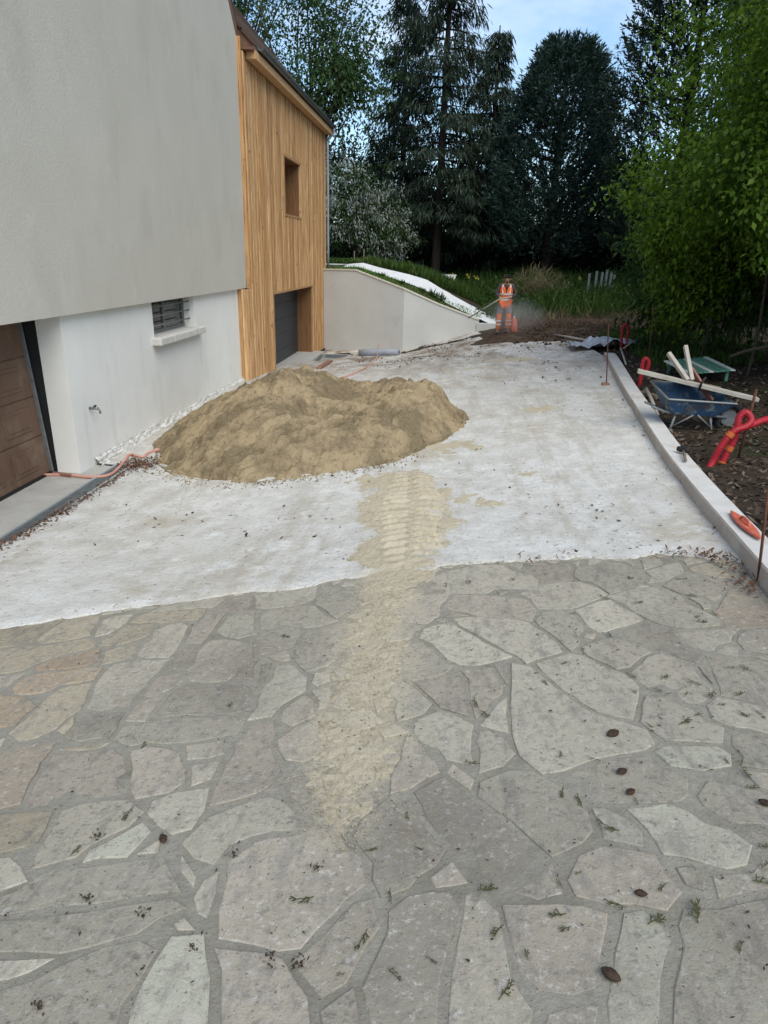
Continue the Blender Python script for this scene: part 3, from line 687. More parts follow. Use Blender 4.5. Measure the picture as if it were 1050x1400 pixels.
# grey upper wall: tall gable, verge at 48 degrees
GT = [(3.0, 2.165), (16.70, 2.15), (16.88, 7.36), (12.0, 13.2), (3.0, 13.2)]
MB().prism(GT, -5.6, XG, 'x').build('upper_wall', M['grey_render'], house)
o = MB(); o.bar((-4.97, 16.94, 7.24), (-4.97, 11.6, 13.2), .14, .10, up=(1, 0, 0)); o.build('verge_board', M['verge_brown'], house)
o = MB(); o.bar((-5.0, 16.98, 7.46), (-5.0, 11.6, 13.44), .22, .10, up=(1, 0, 0)); o.build('verge_tile', M['roof_tile'], house)
# white lower wall with garage and window openings
wy0, wy1, wz = 11.46, 13.42, 1.56
mb = MB(); mb.box(-5.38, XW, 8.6, wy0, -.5, 2.2); mb.box(-5.38, XW, wy1, 16.6, -.5, 2.2); mb.box(-5.38, XW, wy0, wy1, -.5, wz)
mb.build('lower_wall', M['white_render'], house)
MB().box(-9, -5.9, 3, 8.62, 2.18, 2.24).build('garage_ceiling', M['dark'], house)
MB().box(-9, -8.9, 3, 9, -.5, 2.2).build('garage_back', M['dark'], house)
MB().box(-9, -5.39, 8.602, 8.7, -.5, 2.2).build('garage_side', M['dark'], house)
# rough render strip at the foot of the wall
def strip(u, v):
    y = 9.0 + u * 7.35; n = fbm(y, v * 3, 5, 4); n2 = fbm(y * 1.0, v * 2 + 9, 16, 3)
    off = .13 * (1 - v) ** 1.3 + (n * .07 + n2 * .06) * (v < .96) * (v > .02) ; h = .15 * v + n2 * .04
    return np.stack([XW + .004 + np.maximum(off, 0.0), y, np.interp(y, [9, 16.5], [0, -.04]) - .02 + h + n * .04], -1)
grid(strip, 260, 16, 'rough_foot', M['rough_render'], house)
# basement window
fr = MB(); fx = -5.30
fr.box(fx, fx + .05, wy0, wy1, wz, wz + .06); fr.box(fx, fx + .05, wy0, wy1, 2.10, 2.165); fr.box(fx, fx + .05, wy0, wy0 + .06, wz + .06, 2.10)
fr.box(fx, fx + .05, wy1 - .06, wy1, wz + .06, 2.10); fr.box(fx, fx + .05, (wy0 + wy1) / 2 - .03, (wy0 + wy1) / 2 + .03, wz + .06, 2.10)
win = fr.build('window', M['frame_grey'], house)
MB().box(fx + .01, fx + .02, wy0 + .06, (wy0 + wy1) / 2 - .03, wz + .06, 2.10).build('pane', M['glass'], win)
MB().box(fx + .01, fx + .02, (wy0 + wy1) / 2 + .03, wy1 - .06, wz + .06, 2.10).build('pane', M['glass'], win)
for z in (1.72, 1.88, 2.04):
    MB().tube([(-5.14, wy0 + .002, z), (-5.14, wy1 - .002, z)], .013, 6).build('bar', M['frame_grey'], win, True)
for a, b in ((wy0 - .12, wy0 + .50), (wy0 + .515, wy1 + .16)):
    mb = MB(); mb.box(-5.27, XW + .17, a, b, wz - .13, wz + .002, .02)
    s = mb.build('window_sill', M['sill'], house)
# tap
tp = aty(124, 559, 9.0); tp = atx(122, 558, XW)
mb = MB(); mb.tube([(XW - .02, tp[1], tp[2]), (XW + .14, tp[1], tp[2])], .02, 8); mb.tube([(XW + .11, tp[1], tp[2]), (XW + .15, tp[1], tp[2] - .02), (XW + .16, tp[1], tp[2] - .07)], .016, 8)
tapo = mb.build('tap', M['grey_metal'], house, True)
mb = MB(); mb.tube([(XW + .09, tp[1] - .03, tp[2] + .035), (XW + .09, tp[1] + .03, tp[2] + .035)], .012, 6); mb.tube([(XW + .09, tp[1], tp[2]), (XW + .09, tp[1], tp[2] + .035)], .01, 6); mb.build('handle', M['black_rubber'], tapo)
# brown up-and-over garage door, its head pulled slightly inward
def tilt(mb):
    v = np.array(mb.v); v[:, 0] -= np.clip(v[:, 2] - .0, 0, 3) * .055; v[:, 1] -= np.clip(v[:, 2], 0, 3) * .012; mb.v = [tuple(p) for p in v]; return mb
gy0, gy1 = 4.6, 8.53
mb = MB(); mb.box(-5.50, -5.455, gy0, gy1, .02, 2.16)
gd = tilt(mb).build('garage_door', M['brown_door'], house)
for r in range(4):
    z0 = .04 + r * .53
    mb = tilt(MB().box(-5.462, -5.44, gy0 + .01, gy1 - .01, z0 + .008, z0 + .522, .008)); sec = mb.build('door_section', M['brown_door'], gd)
    for k in range(5):
        y1 = gy1 - .20 - k * .77; 
        for (i_, d0, d1) in ((0, -.443, -.428), (.055, -.432, -.418)):
            mb = MB(); mb.box(-5 + d0, -5 + d1, y1 - .56 + i_, y1 - i_, z0 + .11 + i_, z0 + .43 - i_, .007); tilt(mb).build('raised_panel', M['brown_door'], gd)
MB().box(-5.52, -5.42, gy0, gy1, -.03, .035).build('door_seal', M['black_rubber'], gd)
tilt(MB().box(-5.44, -5.40, gy1 - .02, gy1 + .01, .05, 2.16)).build('door_edge', M['grey_metal'], gd)
# timber facade
YA, YB_ = 16.36, 27.1; dy0, dy1, dz1 = 18.97, 24.4, 1.92; ny0, ny1, nz0, nz1 = 20.62, 22.69, 3.98, 5.50; ZT = 7.06
def zbot(y): return float(np.interp(y, [16.3, 18.97, 24.4, 27.4], [.0, -.13, -.47, -.52]))
bk = MB(); XB = XC - .03
bk.box(-5.55, XB, YA + .03, 16.79, -1, 2.12); bk.box(-5.55, XB, 16.79, dy0, -1, ZT); bk.box(-5.55, XB, dy1, YB_ - .02, -1, ZT); bk.box(-5.55, XB, dy0, dy1, dz1, nz0); bk.box(-5.55, XB, dy0, ny0, nz0, nz1)
bk.box(-5.55, XB, ny1, dy1, nz0, nz1); bk.box(-5.55, XB, dy0, dy1, nz1, ZT); bk.build('facade_backing', M['bark_dark'], house)
y = YA; 
while y < YB_ - .03:
    wd = random.choice([.05, .05, .06, .06, .085]); y1 = min(y + wd, YB_); gap = .010; dx = random.choice([0, 0, .012, .022])
    cuts = [(zbot(y), ZT)]
    if y < 16.80: cuts = [(zbot(y), 2.13)]
    if y1 > dy0 and y < dy1: cuts = [(dz1, ZT)]
    if y1 > ny0 and y < ny1: cuts = [(cuts[0][0], nz0), (nz1, ZT)]
    for z0, z1 in cuts:
        jz = random.uniform(z0 + 1, z1 - 1) if z1 - z0 > 3.5 and random.random() < .25 else None
        for a, b in ([(z0, z1)] if jz is None else [(z0, jz - .002), (jz + .002, z1)]):
            MB().box(XB - .002, XC + dx, y + gap / 2, y1 - gap / 2, a, b).build('cladding_board', M['wood'], house)
    y = y1
for k, (x0, x1) in enumerate(((-5.04, -4.955), (-4.95, -4.87))):
    MB().box(x0, x1, YA - .03, YA + .028, 0 - .02, 2.14).build('corner_board', M['wood'], house)
MB().box(-4.94, XC + .004, 16.76, 16.80, 2.14, 7.30).build('corner_board', M['wood'], house)
# deep reveals of the timber openings
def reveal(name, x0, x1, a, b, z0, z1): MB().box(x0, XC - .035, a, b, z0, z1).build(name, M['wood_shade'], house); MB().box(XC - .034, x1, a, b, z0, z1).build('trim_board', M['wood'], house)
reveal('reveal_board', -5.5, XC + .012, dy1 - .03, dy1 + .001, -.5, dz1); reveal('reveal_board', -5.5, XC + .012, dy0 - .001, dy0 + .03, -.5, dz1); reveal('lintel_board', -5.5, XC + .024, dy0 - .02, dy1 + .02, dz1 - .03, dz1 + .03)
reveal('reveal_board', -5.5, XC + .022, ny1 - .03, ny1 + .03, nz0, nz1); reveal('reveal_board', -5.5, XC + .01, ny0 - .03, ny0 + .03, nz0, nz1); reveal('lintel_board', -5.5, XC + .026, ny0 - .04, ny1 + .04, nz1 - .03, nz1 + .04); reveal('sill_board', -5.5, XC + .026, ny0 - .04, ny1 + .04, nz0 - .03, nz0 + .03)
MB().box(-5.54, -5.48, ny0, ny1, nz0, nz1).build('window_pane', M['glass'], house)
dd = MB().box(-5.44, -5.40, dy0, dy1, -.9, dz1).build('sectional_door', M['dark_door'], house)
for r in range(5):
    z0 = -.45 + r * .48; MB().box(-5.402, -5.388, dy0 + .04, dy1 - .04, z0 + .006, z0 + .474, .006).build('door_section', M['dark_door'], dd)
MB().box(-5.5, XC + .06, dy1 + .02, YB_, -.62, -.50).build('bottom_profile', M['black_rubber'], house)
# roof over the timber block: 47 degrees, gutter, fascia, downpipe
ez = 7.22; ex = -4.62; pt = math.tan(R_(47)); rx = -9.8; ry0, ry1 = 16.98, 27.2
nrow = 22; ntile = 1
for k in range(nrow):
    a = k / nrow; b = (k + 1.12) / nrow; xa = ex + (rx - ex) * a; xb = ex + (rx - ex) * b; za = ez + (ex - xa) * pt; zb_ = ez + (ex - xb) * pt
    mb = MB(); v = [(xa, ry0, za + .045), (xa, ry1, za + .045), (xb, ry1, zb_ + .02), (xb, ry0, zb_ + .02)]; v += [(p[0], p[1], p[2] - .06) for p in v]
    mb.add(v, [(0, 1, 2, 3), (7, 6, 5, 4), (0, 4, 5, 1), (1, 5, 6, 2), (2, 6, 7, 3), (3, 7, 4, 0)]); mb.build('tile_course', M['roof_tile'], house)
MB().prism([(ex, ez - .03), (rx, ez + (ex - rx) * pt - .03), (rx, ez - .1), (ex, ez - .1)], ry0 + .05, ry1 - .06, 'y').build('roof_core', M['verge_brown'], house)
MB().box(XC + .03, ex + .02, 17.1, ry1 - .1, ez - .26, ez - .1).build('fascia', M['wood'], house)
MB().box(-5.3, ex + .0, 16.9, ry1 - .02, ez - .13, ez - .09).build('soffit', M['verge_brown'], house)
ga = [ex + .075 + .075 * math.cos(t) for t in np.linspace(math.pi, 2 * math.pi, 9)]; gb = [ez + .02 + .085 * math.sin(t) for t in np.linspace(math.pi, 2 * math.pi, 9)]
gp = list(zip(ga, gb)); gp += [(a * 1 - (a - ex - .075) * .1, b + .008) for a, b in gp[::-1]]
MB().prism(gp, 17.35, ry1 + .05, 'y').build('gutter', M['zinc'], house)
MB().tube(spline([(ex + .075, ry1 - .08, ez - .06), (ex + .07, ry1 - .05, ez - .2), (XC + .08, YB_ + .10, ez - .45), (XC + .08, YB_ + .10, ez - .8), (XC + .08, YB_ + .10, 2.2)], 4), .045, 10).build('downpipe', M['zinc_light'], house, True)
for z in (6.2, 4.6, 3.0): MB().box(XC + .0, XC + .135, YB_ + .045, YB_ + .155, z, z + .03).build('pipe_clip', M['zinc_light'], house)
MB().box(-12, -5.6, 3, 27.3, -.5, 7.0).build('core_wall', M['grey_render'], house)

# ---- drains, aprons at the garage doors
ap = tag(MB().box(-5.9, -4.70, 3, 9.0, -.3, .012, .006).build('garage_apron', M['apron']), kind='structure')
def drain(a, b, wd, label, z):
    a = np.array([*a[:2], z]); b = np.array([*b[:2], z]); d = (b - a) / np.linalg.norm(b - a); n = np.array([-d[1], d[0], 0])
    t = thing('drain_channel', (a + b) / 2, label, 'drain')
    for s in (-1, 1): mb = MB(); mb.bar(a + n * s * wd * .44, b + n * s * wd * .44, wd * .12, .05); mb.build('edge_profile', M['drain_edge'], t)
    mb = MB(); L_ = np.linalg.norm(b - a); k = int(L_ / .022)
    for q in range(k): c = a + d * (q + .5) * L_ / k; mb.bar(c - n * wd * .38, c + n * wd * .38, .013, .012)
    for s in (-.22, 0, .22): mb.bar(a + n * s * wd + [0, 0, .002], b + n * s * wd + [0, 0, .002], .012, .012)
    go = mb.build('grating', M['grate'], t); mb = MB(); mb.bar(a + [0, 0, -.03], b + [0, 0, -.03], wd * .9, .01); mb.build('channel_bed', M['dark'], t)
drain((-4.56, 3.2), (-4.60, 9.05), .26, 'long grey slotted drain in front of the brown garage door', .022)
tag(MB().box(-5.5, -4.50, dy0, dy1 + .3, -1.2, -.36, .006).build('garage_apron', M['apron']), kind='structure')
d0, d1 = P(414, 505), P(441, 489)
drain(d0, d1, .22, 'short grey slotted drain before the dark garage door', float(g(d1[0], d1[1])) + .10)
b0, b1 = P(436, 506), P(452, 496)
mb = MB(); mb.bar([*b0[:2], b0[2] + .04], [*b1[:2], b1[2] + .04], .14, .10); tag(mb.build('edging_block', M['brick']), 'reddish brown edging block lying beside the short drain', 'block')
c = P(458, 489); gt = thing('gully_grate', c, 'dark square gully grate at the foot of the retaining wall', 'drain')
mb = MB(); X0, X1, Y0, Y1, zt = c[0] - .55, c[0] + .5, c[1] - .55, c[1] + .55, c[2] + .05
mb.box(X0, X1, Y0, Y0 + .07, zt - .1, zt); mb.box(X0, X1, Y1 - .07, Y1, zt - .1, zt); mb.box(X0, X0 + .07, Y0 + .07, Y1 - .07, zt - .1, zt); mb.box(X1 - .07, X1, Y0 + .07, Y1 - .07, zt - .1, zt); mb.build('frame', M['drain_edge'], gt)
mb = MB()
for k in range(12): yy = Y0 + .09 + k * .078; mb.box(X0 + .07, X1 - .07, yy, yy + .035, zt - .05, zt - .01)
mb.build('grating', M['grate'], gt); MB().box(X0 + .07, X1 - .07, Y0 + .07, Y1 - .07, zt - .09, zt - .08).build('pit', M['dark'], gt)

# ================================================================== SAND
def psd(X, Y, poly):                                     # signed distance inside a polygon, positive inside
    p = np.stack([X, Y], 1); o = np.empty(len(p))
    for k in range(0, len(p), 20000): o[k:k + 20000] = -sdist(p[k:k + 20000], poly)
    return o
_fr = [(211, 637), (235, 653), (280, 662), (340, 662), (400, 656), (460, 649), (520, 637), (570, 621), (610, 603), (634, 586), (641, 573)]
PILE = np.vstack([[P(*q)[:2] for q in _fr], [[.30, 11.7], [-.4, 12.6], [-1.4, 13.2], [-2.6, 13.6], [-3.8, 13.8], [-4.86, 13.6], [-4.9, 11.6], [-4.72, 10.2]]])
def pile(u, v):
    x = -5.0 + u * 5.9; y = 7.7 + v * 6.4; d = psd(x, y, PILE) + fbm(x, y, 1.6, 4) * .14
    cap = np.interp(x, [-4.9, -4.3, -3.7, -3.1, -2.5, -1.9, -1.3, -.6, -.15, .3], [.10, .34, .62, .86, 1.0, .70, .60, .68, .62, .25])
    cap = cap * np.interp(y, [8, 9.6, 10.4, 11.0, 11.8, 13], [.7, .76, .88, 1.0, .90, .75]) + (fbm(x, y, 1.5, 4) * .16 + (np.abs(fbm(x + 9, y, 2.3, 4)) * -.42 + .05)) * np.clip((y - 9.4) * 3, 0, 1)
    cap -= .20 * np.exp(-((x + 1.35) ** 2 / .35 + (y - 10.9) ** 2 / .25)) + .12 * np.exp(-((x + .25) ** 2 / .05 + (y - 10.7) ** 2 / .5))
    a = np.interp(x, [-1.4, -.5], [.62, 1.05]) * d; k = .05; cap = np.where(x > -.15, np.minimum(cap, np.interp(x, [-.15, .0, .12, .4], [.7, .34, .16, .10])), cap); h = np.clip(.5 + .5 * (cap - a) / k, 0, 1); z = cap * (1 - h) + a * h - k * h * (1 - h)
    z += (fbm(x, y, 5, 4) * .07 + np.abs(fbm(x + 3, y, 3.1, 4)) * -.34 + .02 * np.clip((y - 9.5) * 2, 0, 1)) * (d > .05) + fbm(x, y, 17, 4) * .05 * (d > 0) + fbm(x + 7, y, 38, 3) * .020 * (d > .02) + np.where(y > 9.6, fbm(x + 5, y + 2, 7, 3) * .10, 0) * (d > .2)
    for (x0, y0, x1, y1, w_) in ((-1.0, 9.7, -2.9, 8.25, .05), (-.9, 9.62, -2.6, 8.2, .035), (-1.2, 9.85, -3.3, 8.45, .04), (-3.3, 10.6, -3.9, 9.2, .05)):   # marks of the shovel
        t = np.clip(((x - x0) * (x1 - x0) + (y - y0) * (y1 - y0)) / ((x1 - x0) ** 2 + (y1 - y0) ** 2), 0, 1)
        dd = np.hypot(x - x0 - t * (x1 - x0), y - y0 - t * (y1 - y0)); z += (.05 * np.exp(-((dd - w_ * 1.6) / (w_ * .7)) ** 2) - .075 * np.exp(-(dd / w_) ** 2)) * (d > .08)
    tr = np.exp(-((x - .15) ** 2 / .10 + (y - 10.75) ** 2 / .35)); z += tr * .04 * np.sign(np.sin((x * .6 + y) * 22))
    return np.stack([x, y, g(x, y) + np.maximum(z, -.05) - .004], -1)
tag(grid(pile, 330, 350, 'sand_pile', M['sand_pile']), 'large heap of brown building sand against the white wall', 'sand heap')

# sand spilled along the barrow track, thin and patchy, ribbed by a wheel at its upper end
_tl = [((490, 655), (620, 655)), ((474, 690), (640, 690)), ((468, 730), (642, 730)), ((474, 780), (618, 778)), ((478, 812), (582, 808)), ((468, 850), (566, 850)), ((448, 900), (566, 900)), ((432, 950), (566, 950)), ((412, 1000), (560, 1000)), ((398, 1050), (558, 1050)), ((396, 1095), (530, 1095)), ((428, 1140), (505, 1140)), ((455, 1162), (490, 1162))]
TLr = np.array([[*P(*a)[:2], *P(*b)[:2]] for a, b in _tl]); TLr = TLr[np.argsort(TLr[:, 1])]
def trail(u, v):
    y = TLr[0, 1] - .05 + v * (TLr[-1, 1] - TLr[0, 1] + .35); a = np.interp(y, TLr[:, 1], TLr[:, 0]); b = np.interp(y, TLr[:, 3], TLr[:, 2])
    s = (u - .5) * 2.9; x = (a + b) / 2 + s * (b - a) / 2; on = np.clip((y - yb(x)) / .1, 0, 1); up = np.clip((y - 5.0) / .5, 0, 1)
    th = .010 * (1 - s ** 2 * 1.9) + fbm(x, y, 4.5, 5) * .026 + fbm(x, y, 34, 4) * .022 - .0075
    endf = np.clip((y - TLr[0, 1]) / .25, 0, 1) * np.clip((TLr[-1, 1] + .25 - y) / .4, 0, 1)
    th = th - .03 * (1 - endf) + up * (.020 * np.clip(1.0 - np.abs(s) * 1.15 + fbm(x, y, 3.2, 5) * 1.5, -1.2, 1) + .003)
    sc_ = s - .12 + fbm(x, y, 1.3, 2) * .3; ph = (y + np.abs(sc_) * .10 + fbm(x, y, 3.0, 3) * .13) * 2 * math.pi / .17 + math.pi * .85 * (sc_ > 0)
    lug = np.tanh(2.5 * (np.sin(ph) - .15)) * np.clip(np.abs(sc_) / .10 - .3, 0, 1) * np.clip((.52 - np.abs(sc_)) / .12, 0, 1) * np.clip(.75 + fbm(x + 4, y, 3.5, 3) * 3, .15, 1.1)
    th += up * endf * .024 * lug
    th = np.maximum(th, -.05)
    return np.stack([x, y, g(x, y) - .006 + .022 * on + th], -1)
tag(grid(trail, 200, 420, 'spilled_sand', M['sand']), kind='stuff', label='pale sand spilled in a ribbed track down to the paving', cat='sand')
k = 0
for px, py, rx_, ry_ in ((528, 656, .45, .22), (725, 650, .22, .16), (590, 612, .75, .35), (560, 590, .9, .3), (660, 690, .35, .3), (735, 560, .3, .4), (700, 492, .5, .4), (650, 505, .6, .5)):
    c = P(px, py)
    def patch(u, v):
        x = c[0] + (u - .5) * 2.6 * rx_; y = c[1] + (v - .5) * 2.6 * ry_; r = np.hypot((x - c[0]) / rx_, (y - c[1]) / ry_)
        return np.stack([x, y, g(x, y) + .014 + np.maximum(.008 - .013 * r + fbm(x, y, 5, 5) * .030 + fbm(x, y, 25, 3) * .012, -.05)], -1)
    tag(grid(patch, 70, 50, 'spilled_sand', M['sand']), 'thin patch of pale sand lying on the white concrete', 'sand', 'patches of sand on the concrete'); k += 1

def lumps(name, pts, size, mt, label, cat):
    n = len(pts); o8 = np.array([[1, 0, 0], [-1, 0, 0], [0, 1, 0], [0, -1, 0], [0, 0, 1], [0, 0, -1.]]); f8 = np.array([[0, 2, 4], [2, 1, 4], [1, 3, 4], [3, 0, 4], [2, 0, 5], [1, 2, 5], [3, 1, 5], [0, 3, 5]])
    V = pts[:, None] + o8[None] * (size * rng.uniform(.25, 1.3, (n, 1, 1)) ** 1.5) * rng.uniform(.5, 1.2, (n, 6, 1)); F = (np.arange(n)[:, None, None] * 6 + f8[None]).reshape(-1, 3)
    return tag(obj(name, V.reshape(-1, 3), F, mt), label, cat, kind='stuff')
pu, pv_ = rng.random(5200), rng.random(5200); pp_ = pile(pu, pv_); hh_ = pp_[:, 2] - g(pp_[:, 0], pp_[:, 1]); kk_ = hh_ > .03; lumps('sand_clods', pp_[kk_] + [0, 0, .002], .013, M['sand_pile'], 'loose clods of sand on the slopes of the heap', 'sand')
def near_edge(n, sd): k = rng.integers(0, 7, n); t = rng.random(n); a = PILE[k]; b = PILE[(k + 1) % len(PILE)]; q = a + (b - a) * t[:, None] + np.c_[rng.normal(0, sd, n), -np.abs(rng.normal(0, sd, n))]; return np.c_[q, g(q[:, 0], q[:, 1]) + .02]
lumps('sand_crumbs', near_edge(700, .13), .011, M['sand_pile'], 'crumbs of sand along the foot of the heap', 'sand')
n = 9000; y = rng.uniform(TLr[0, 1], TLr[-1, 1] + .3, n); a = np.interp(y, TLr[:, 1], TLr[:, 0]); b = np.interp(y, TLr[:, 3], TLr[:, 2]); x = (a + b) / 2 + rng.normal(0, .55, n) * (b - a) / 2
lumps('sand_crumbs', np.c_[x, y, g(x, y) - .002 + .016 * (y > yb(x))], .0042, M['sand'], 'loose pale grains and crumbs along the spilled sand track', 'sand')

# ================================================================== HOSE
hp = [P(*q) + [0, 0, .03] for q in ((60, 652), (90, 652), (125, 655), (152, 651), (170, 634), (178, 624), (196, 627), (214, 618))]
hp += [np.array([-3.6, 10.4, .15]), np.array([-2.6, 12.0, .2])]
hp += [P(*q) + [0, 0, .03] for q in ((455, 524), (480, 514), (502, 503), (515, 490))]
hp += [aty(519, 470, 25.85), aty(525, 430, 25.98), aty(529, 400, 26.05), aty(530, 391, 26.1) + [0, 0, .04], aty(526, 388, 26.3) + [0, .1, .05], np.array([-2.5, 26.9, 2.2])]
mb = MB(); mb.tube(spline(hp, 6), .021, 8); tag(mb.build('garden_hose', M['hose'], None, True), 'salmon pink hose from the garage through the sand and over the wall', 'hose')
off = P(88, 651); mb = MB(); mb.bar(off + [-.14, .0, .03], off + [.14, -.05, .03], .06, .04); tag(mb.build('wood_scrap', M['plank_red']), 'small brown wood scrap beside the brown garage door', 'wood')

# ================================================================== ROLL, SHEET, STICKS
a, b = P(491, 487), P(545, 486); mb = MB(); pa = np.array([*a[:2], a[2] + .11]); pb = np.array([*b[:2], b[2] + .11])
roll = thing('membrane_roll', (pa + pb) / 2, 'blue grey roll of membrane lying against the retaining wall', 'roll')
mb.tube([pa, pa + (pb - pa) * .3 + [0, 0, .01], pa + (pb - pa) * .7, pb], [.12, .135, .13, .125], 14); mb.build('rolled_sheet', M['roll'], roll, True)
d = (pb - pa) / np.linalg.norm(pb - pa); mb = MB(); mb.tube([pb - d * .02, pb + d * .02], .05, 10); mb.build('core_tube', M['dark'], roll)
mb = MB(); mb.bar(pa + [0, -.16, -.09], pb + [0, -.16, -.095], .12, .012); mb.build('loose_flap', M['roll'], roll)
c = P(808, 478)
def sheet(u, v):
    x = c[0] - .55 + u * 1.5; y = c[1] - .5 + v * 1.3 + .2 * np.sin(u * 5); f = fbm(x, y, 2.4, 4)
    return np.stack([x + f * .1, y, g(x, y) + .07 + np.abs(f) * .5 + .10 * np.sin(u * 9 + v * 3) * v + np.interp(u, [.45, .75], [0, .10])], -1)
tag(grid(sheet, 60, 50, 'crumpled_sheet', M['silver_sheet']), 'crumpled silvery sheet draped over the far end of the kerb', 'sheet')
def stick(p, q, r, m_, label, cat='stick', name='stick', wd=None):
    mb = MB()
    if wd: mb.bar(p, q, wd, r)
    else: mb.tube([p, (np.array(p) + q) / 2 + [0, 0, .01], q], [r, r * .95, r * .85], 7)
    return tag(mb.build(name, M[m_], None, wd is None), label, cat)
for q0, q1, m_, l in (((758, 463), (800, 471), 'plank', 'pale split stick among the soil by the crumpled sheet'), ((766, 470), (792, 476), 'plank_dark', 'dark stick pointing into the crumpled sheet')):
    stick(P(*q0) + [0, 0, .10], P(*q1) + [0, 0, .12], .035, m_, l)
stick(P(851, 485) + [0, 0, .15], P(868, 478) + [0, 0, .25], .02, 'plank', 'thin pale stick poking past the end of the kerb')
stick(P(847, 484) + [0, 0, .15], P(855, 502) + [0, 0, .06], .022, 'plank', 'thin pale stick leaning on the leaf litter near the kerb end')
stick(P(882, 541) + [0, 0, .12], P(899, 570) + [0, 0, .03], .028, 'plank', 'bare pale stick lying in the leaf litter before the wheelbarrow')
stick(P(868, 538) + [0, 0, .03], P(900, 546) + [0, 0, .04], .05, 'plank_dark', 'flat dark board lying in the litter beside the wheelbarrow', 'board', 'board', .16)

# ================================================================== WHEELBARROW AND ITS LOAD
wc = P(945, 592); yb0 = wc[1]; ang = R_(4)
wb = thing('wheelbarrow', wc, 'battered blue wheelbarrow loaded with scrap boards in the litter', 'wheelbarrow')
def W(x, y, z): x, y, z = x * .9, y * .9, z * .92; return np.array([wc[0] + x * math.cos(ang) - y * math.sin(ang), wc[1] + x * math.sin(ang) + y * math.cos(ang), wc[2] + z])
topr = [(-.44, .0, .50), (.60, .0, .46), (.44, .62, .62), (-.52, .62, .66)]; botr = [(-.30, .10, .26), (.36, .10, .24), (.30, .48, .30), (-.34, .48, .32)]
V = [W(*p) for p in topr] + [W(*p) for p in botr]; ins = [W(p[0] * .97 + .002, p[1] * .95 + .015, p[2]) for p in topr] + [W(p[0] * .96, p[1] * .95 + .014, p[2] + .012) for p in botr]
mb = MB(); mb.add(V + ins, [(0, 1, 5, 4), (1, 2, 6, 5), (2, 3, 7, 6), (3, 0, 4, 7), (4, 5, 6, 7), (9, 8, 12, 13), (10, 9, 13, 14), (11, 10, 14, 15), (8, 11, 15, 12), (15, 14, 13, 12), (0, 8, 9, 1), (1, 9, 10, 2), (2, 10, 11, 3), (3, 11, 8, 0)])
tray = mb.build('tray', M['blue_tray'], wb)
mb = MB(); mb.tube([W(*topr[k % 4]) for k in (0, 1, 2, 3, 0)], .016, 8); mb.build('rim', M['grey_metal'], tray)
for (x, y, sx) in ((-.22, .16, -.05), (.30, .16, .05)):
    mb = MB(); mb.tube([W(x, y, .28), W(x + sx, y - .02, .06), W(x + sx * 1.3, y - .02, .0)], .017, 7); mb.build('leg', M['grey_metal'], wb, True)
    mb = MB(); mb.bar(W(x + sx * 1.3, y - .08, .012), W(x + sx * 1.3, y + .06, .012), .06, .02); mb.build('foot_plate', M['grey_metal'], wb)
for sx in (-1, 1): mb = MB(); mb.tube([W(.05 + .03 * sx, .08, .26), W(.04 + sx * .29, .13, .07)], .013, 6); mb.build('brace', M['grey_metal'], wb, True)
for s in (.14, .44): mb = MB(); mb.tube(spline([W(-.62, s + .03 * (s > .3), .36), W(-.3, s, .27), W(.36, s, .24), W(.62, .30 + (s - .29) * .3, .20)], 5), .017, 7); mb.build('handle_tube', M['grey_metal'], wb, True)
wl = MB(); wlc = W(.66, .30, .19)
wl.tube([wlc + np.array([.17 * math.cos(t), 0, .17 * math.sin(t)]) for t in np.linspace(0, 2 * math.pi, 22)], .04, 7, False); wh = wl.build('wheel', M['black_rubber'], wb, True)
mb = MB(); mb.tube([wlc + [0, -.03, 0], wlc + [0, .03, 0]], .11, 14); mb.build('rim_disc', M['grey_metal'], wh)
def board_at(px0, px1, y0, y1, wd, th, m_, label, name='board', cat='board', up=(0, 0, 1)):
    mb = MB(); mb.bar(aty(*px0, y0), aty(*px1, y1), wd, th, up); return tag(mb.build(name, M[m_]), label, cat)
Y0 = yb0
board_at((872, 507), (1036, 546), Y0 + .42, Y0 + .10, .17, .045, 'plank', 'long weathered grey board lying across the wheelbarrow')
board_at((924, 519), (985, 531), Y0 + .50, Y0 + .35, .13, .03, 'plank_dark', 'short grey board tucked under the long one in the wheelbarrow')
board_at((914, 483), (940, 520), Y0 + .62, Y0 + .30, .06, .05, 'plank', 'pale batten leaning up steeply out of the wheelbarrow', up=(1, 0, 0))
board_at((937, 473), (946, 520), Y0 + .66, Y0 + .34, .055, .05, 'plank', 'upright pale batten standing tallest in the wheelbarrow', up=(1, 0, 0))
board_at((945, 505), (973, 549), Y0 + .60, Y0 + .22, .10, .03, 'plank_red', 'reddish brown board slanting down into the wheelbarrow', up=(1, 0, 0))
mb = MB(); mb.tube(spline([aty(956, 533, Y0 + .2), aty(959, 524, Y0 + .12), aty(965, 516, Y0 + .15)], 5), .016, 6); tag(mb.build('pipe_offcut', M['black_rubber'], None, True), 'bent black pipe offcut sticking out of the wheelbarrow', 'pipe')

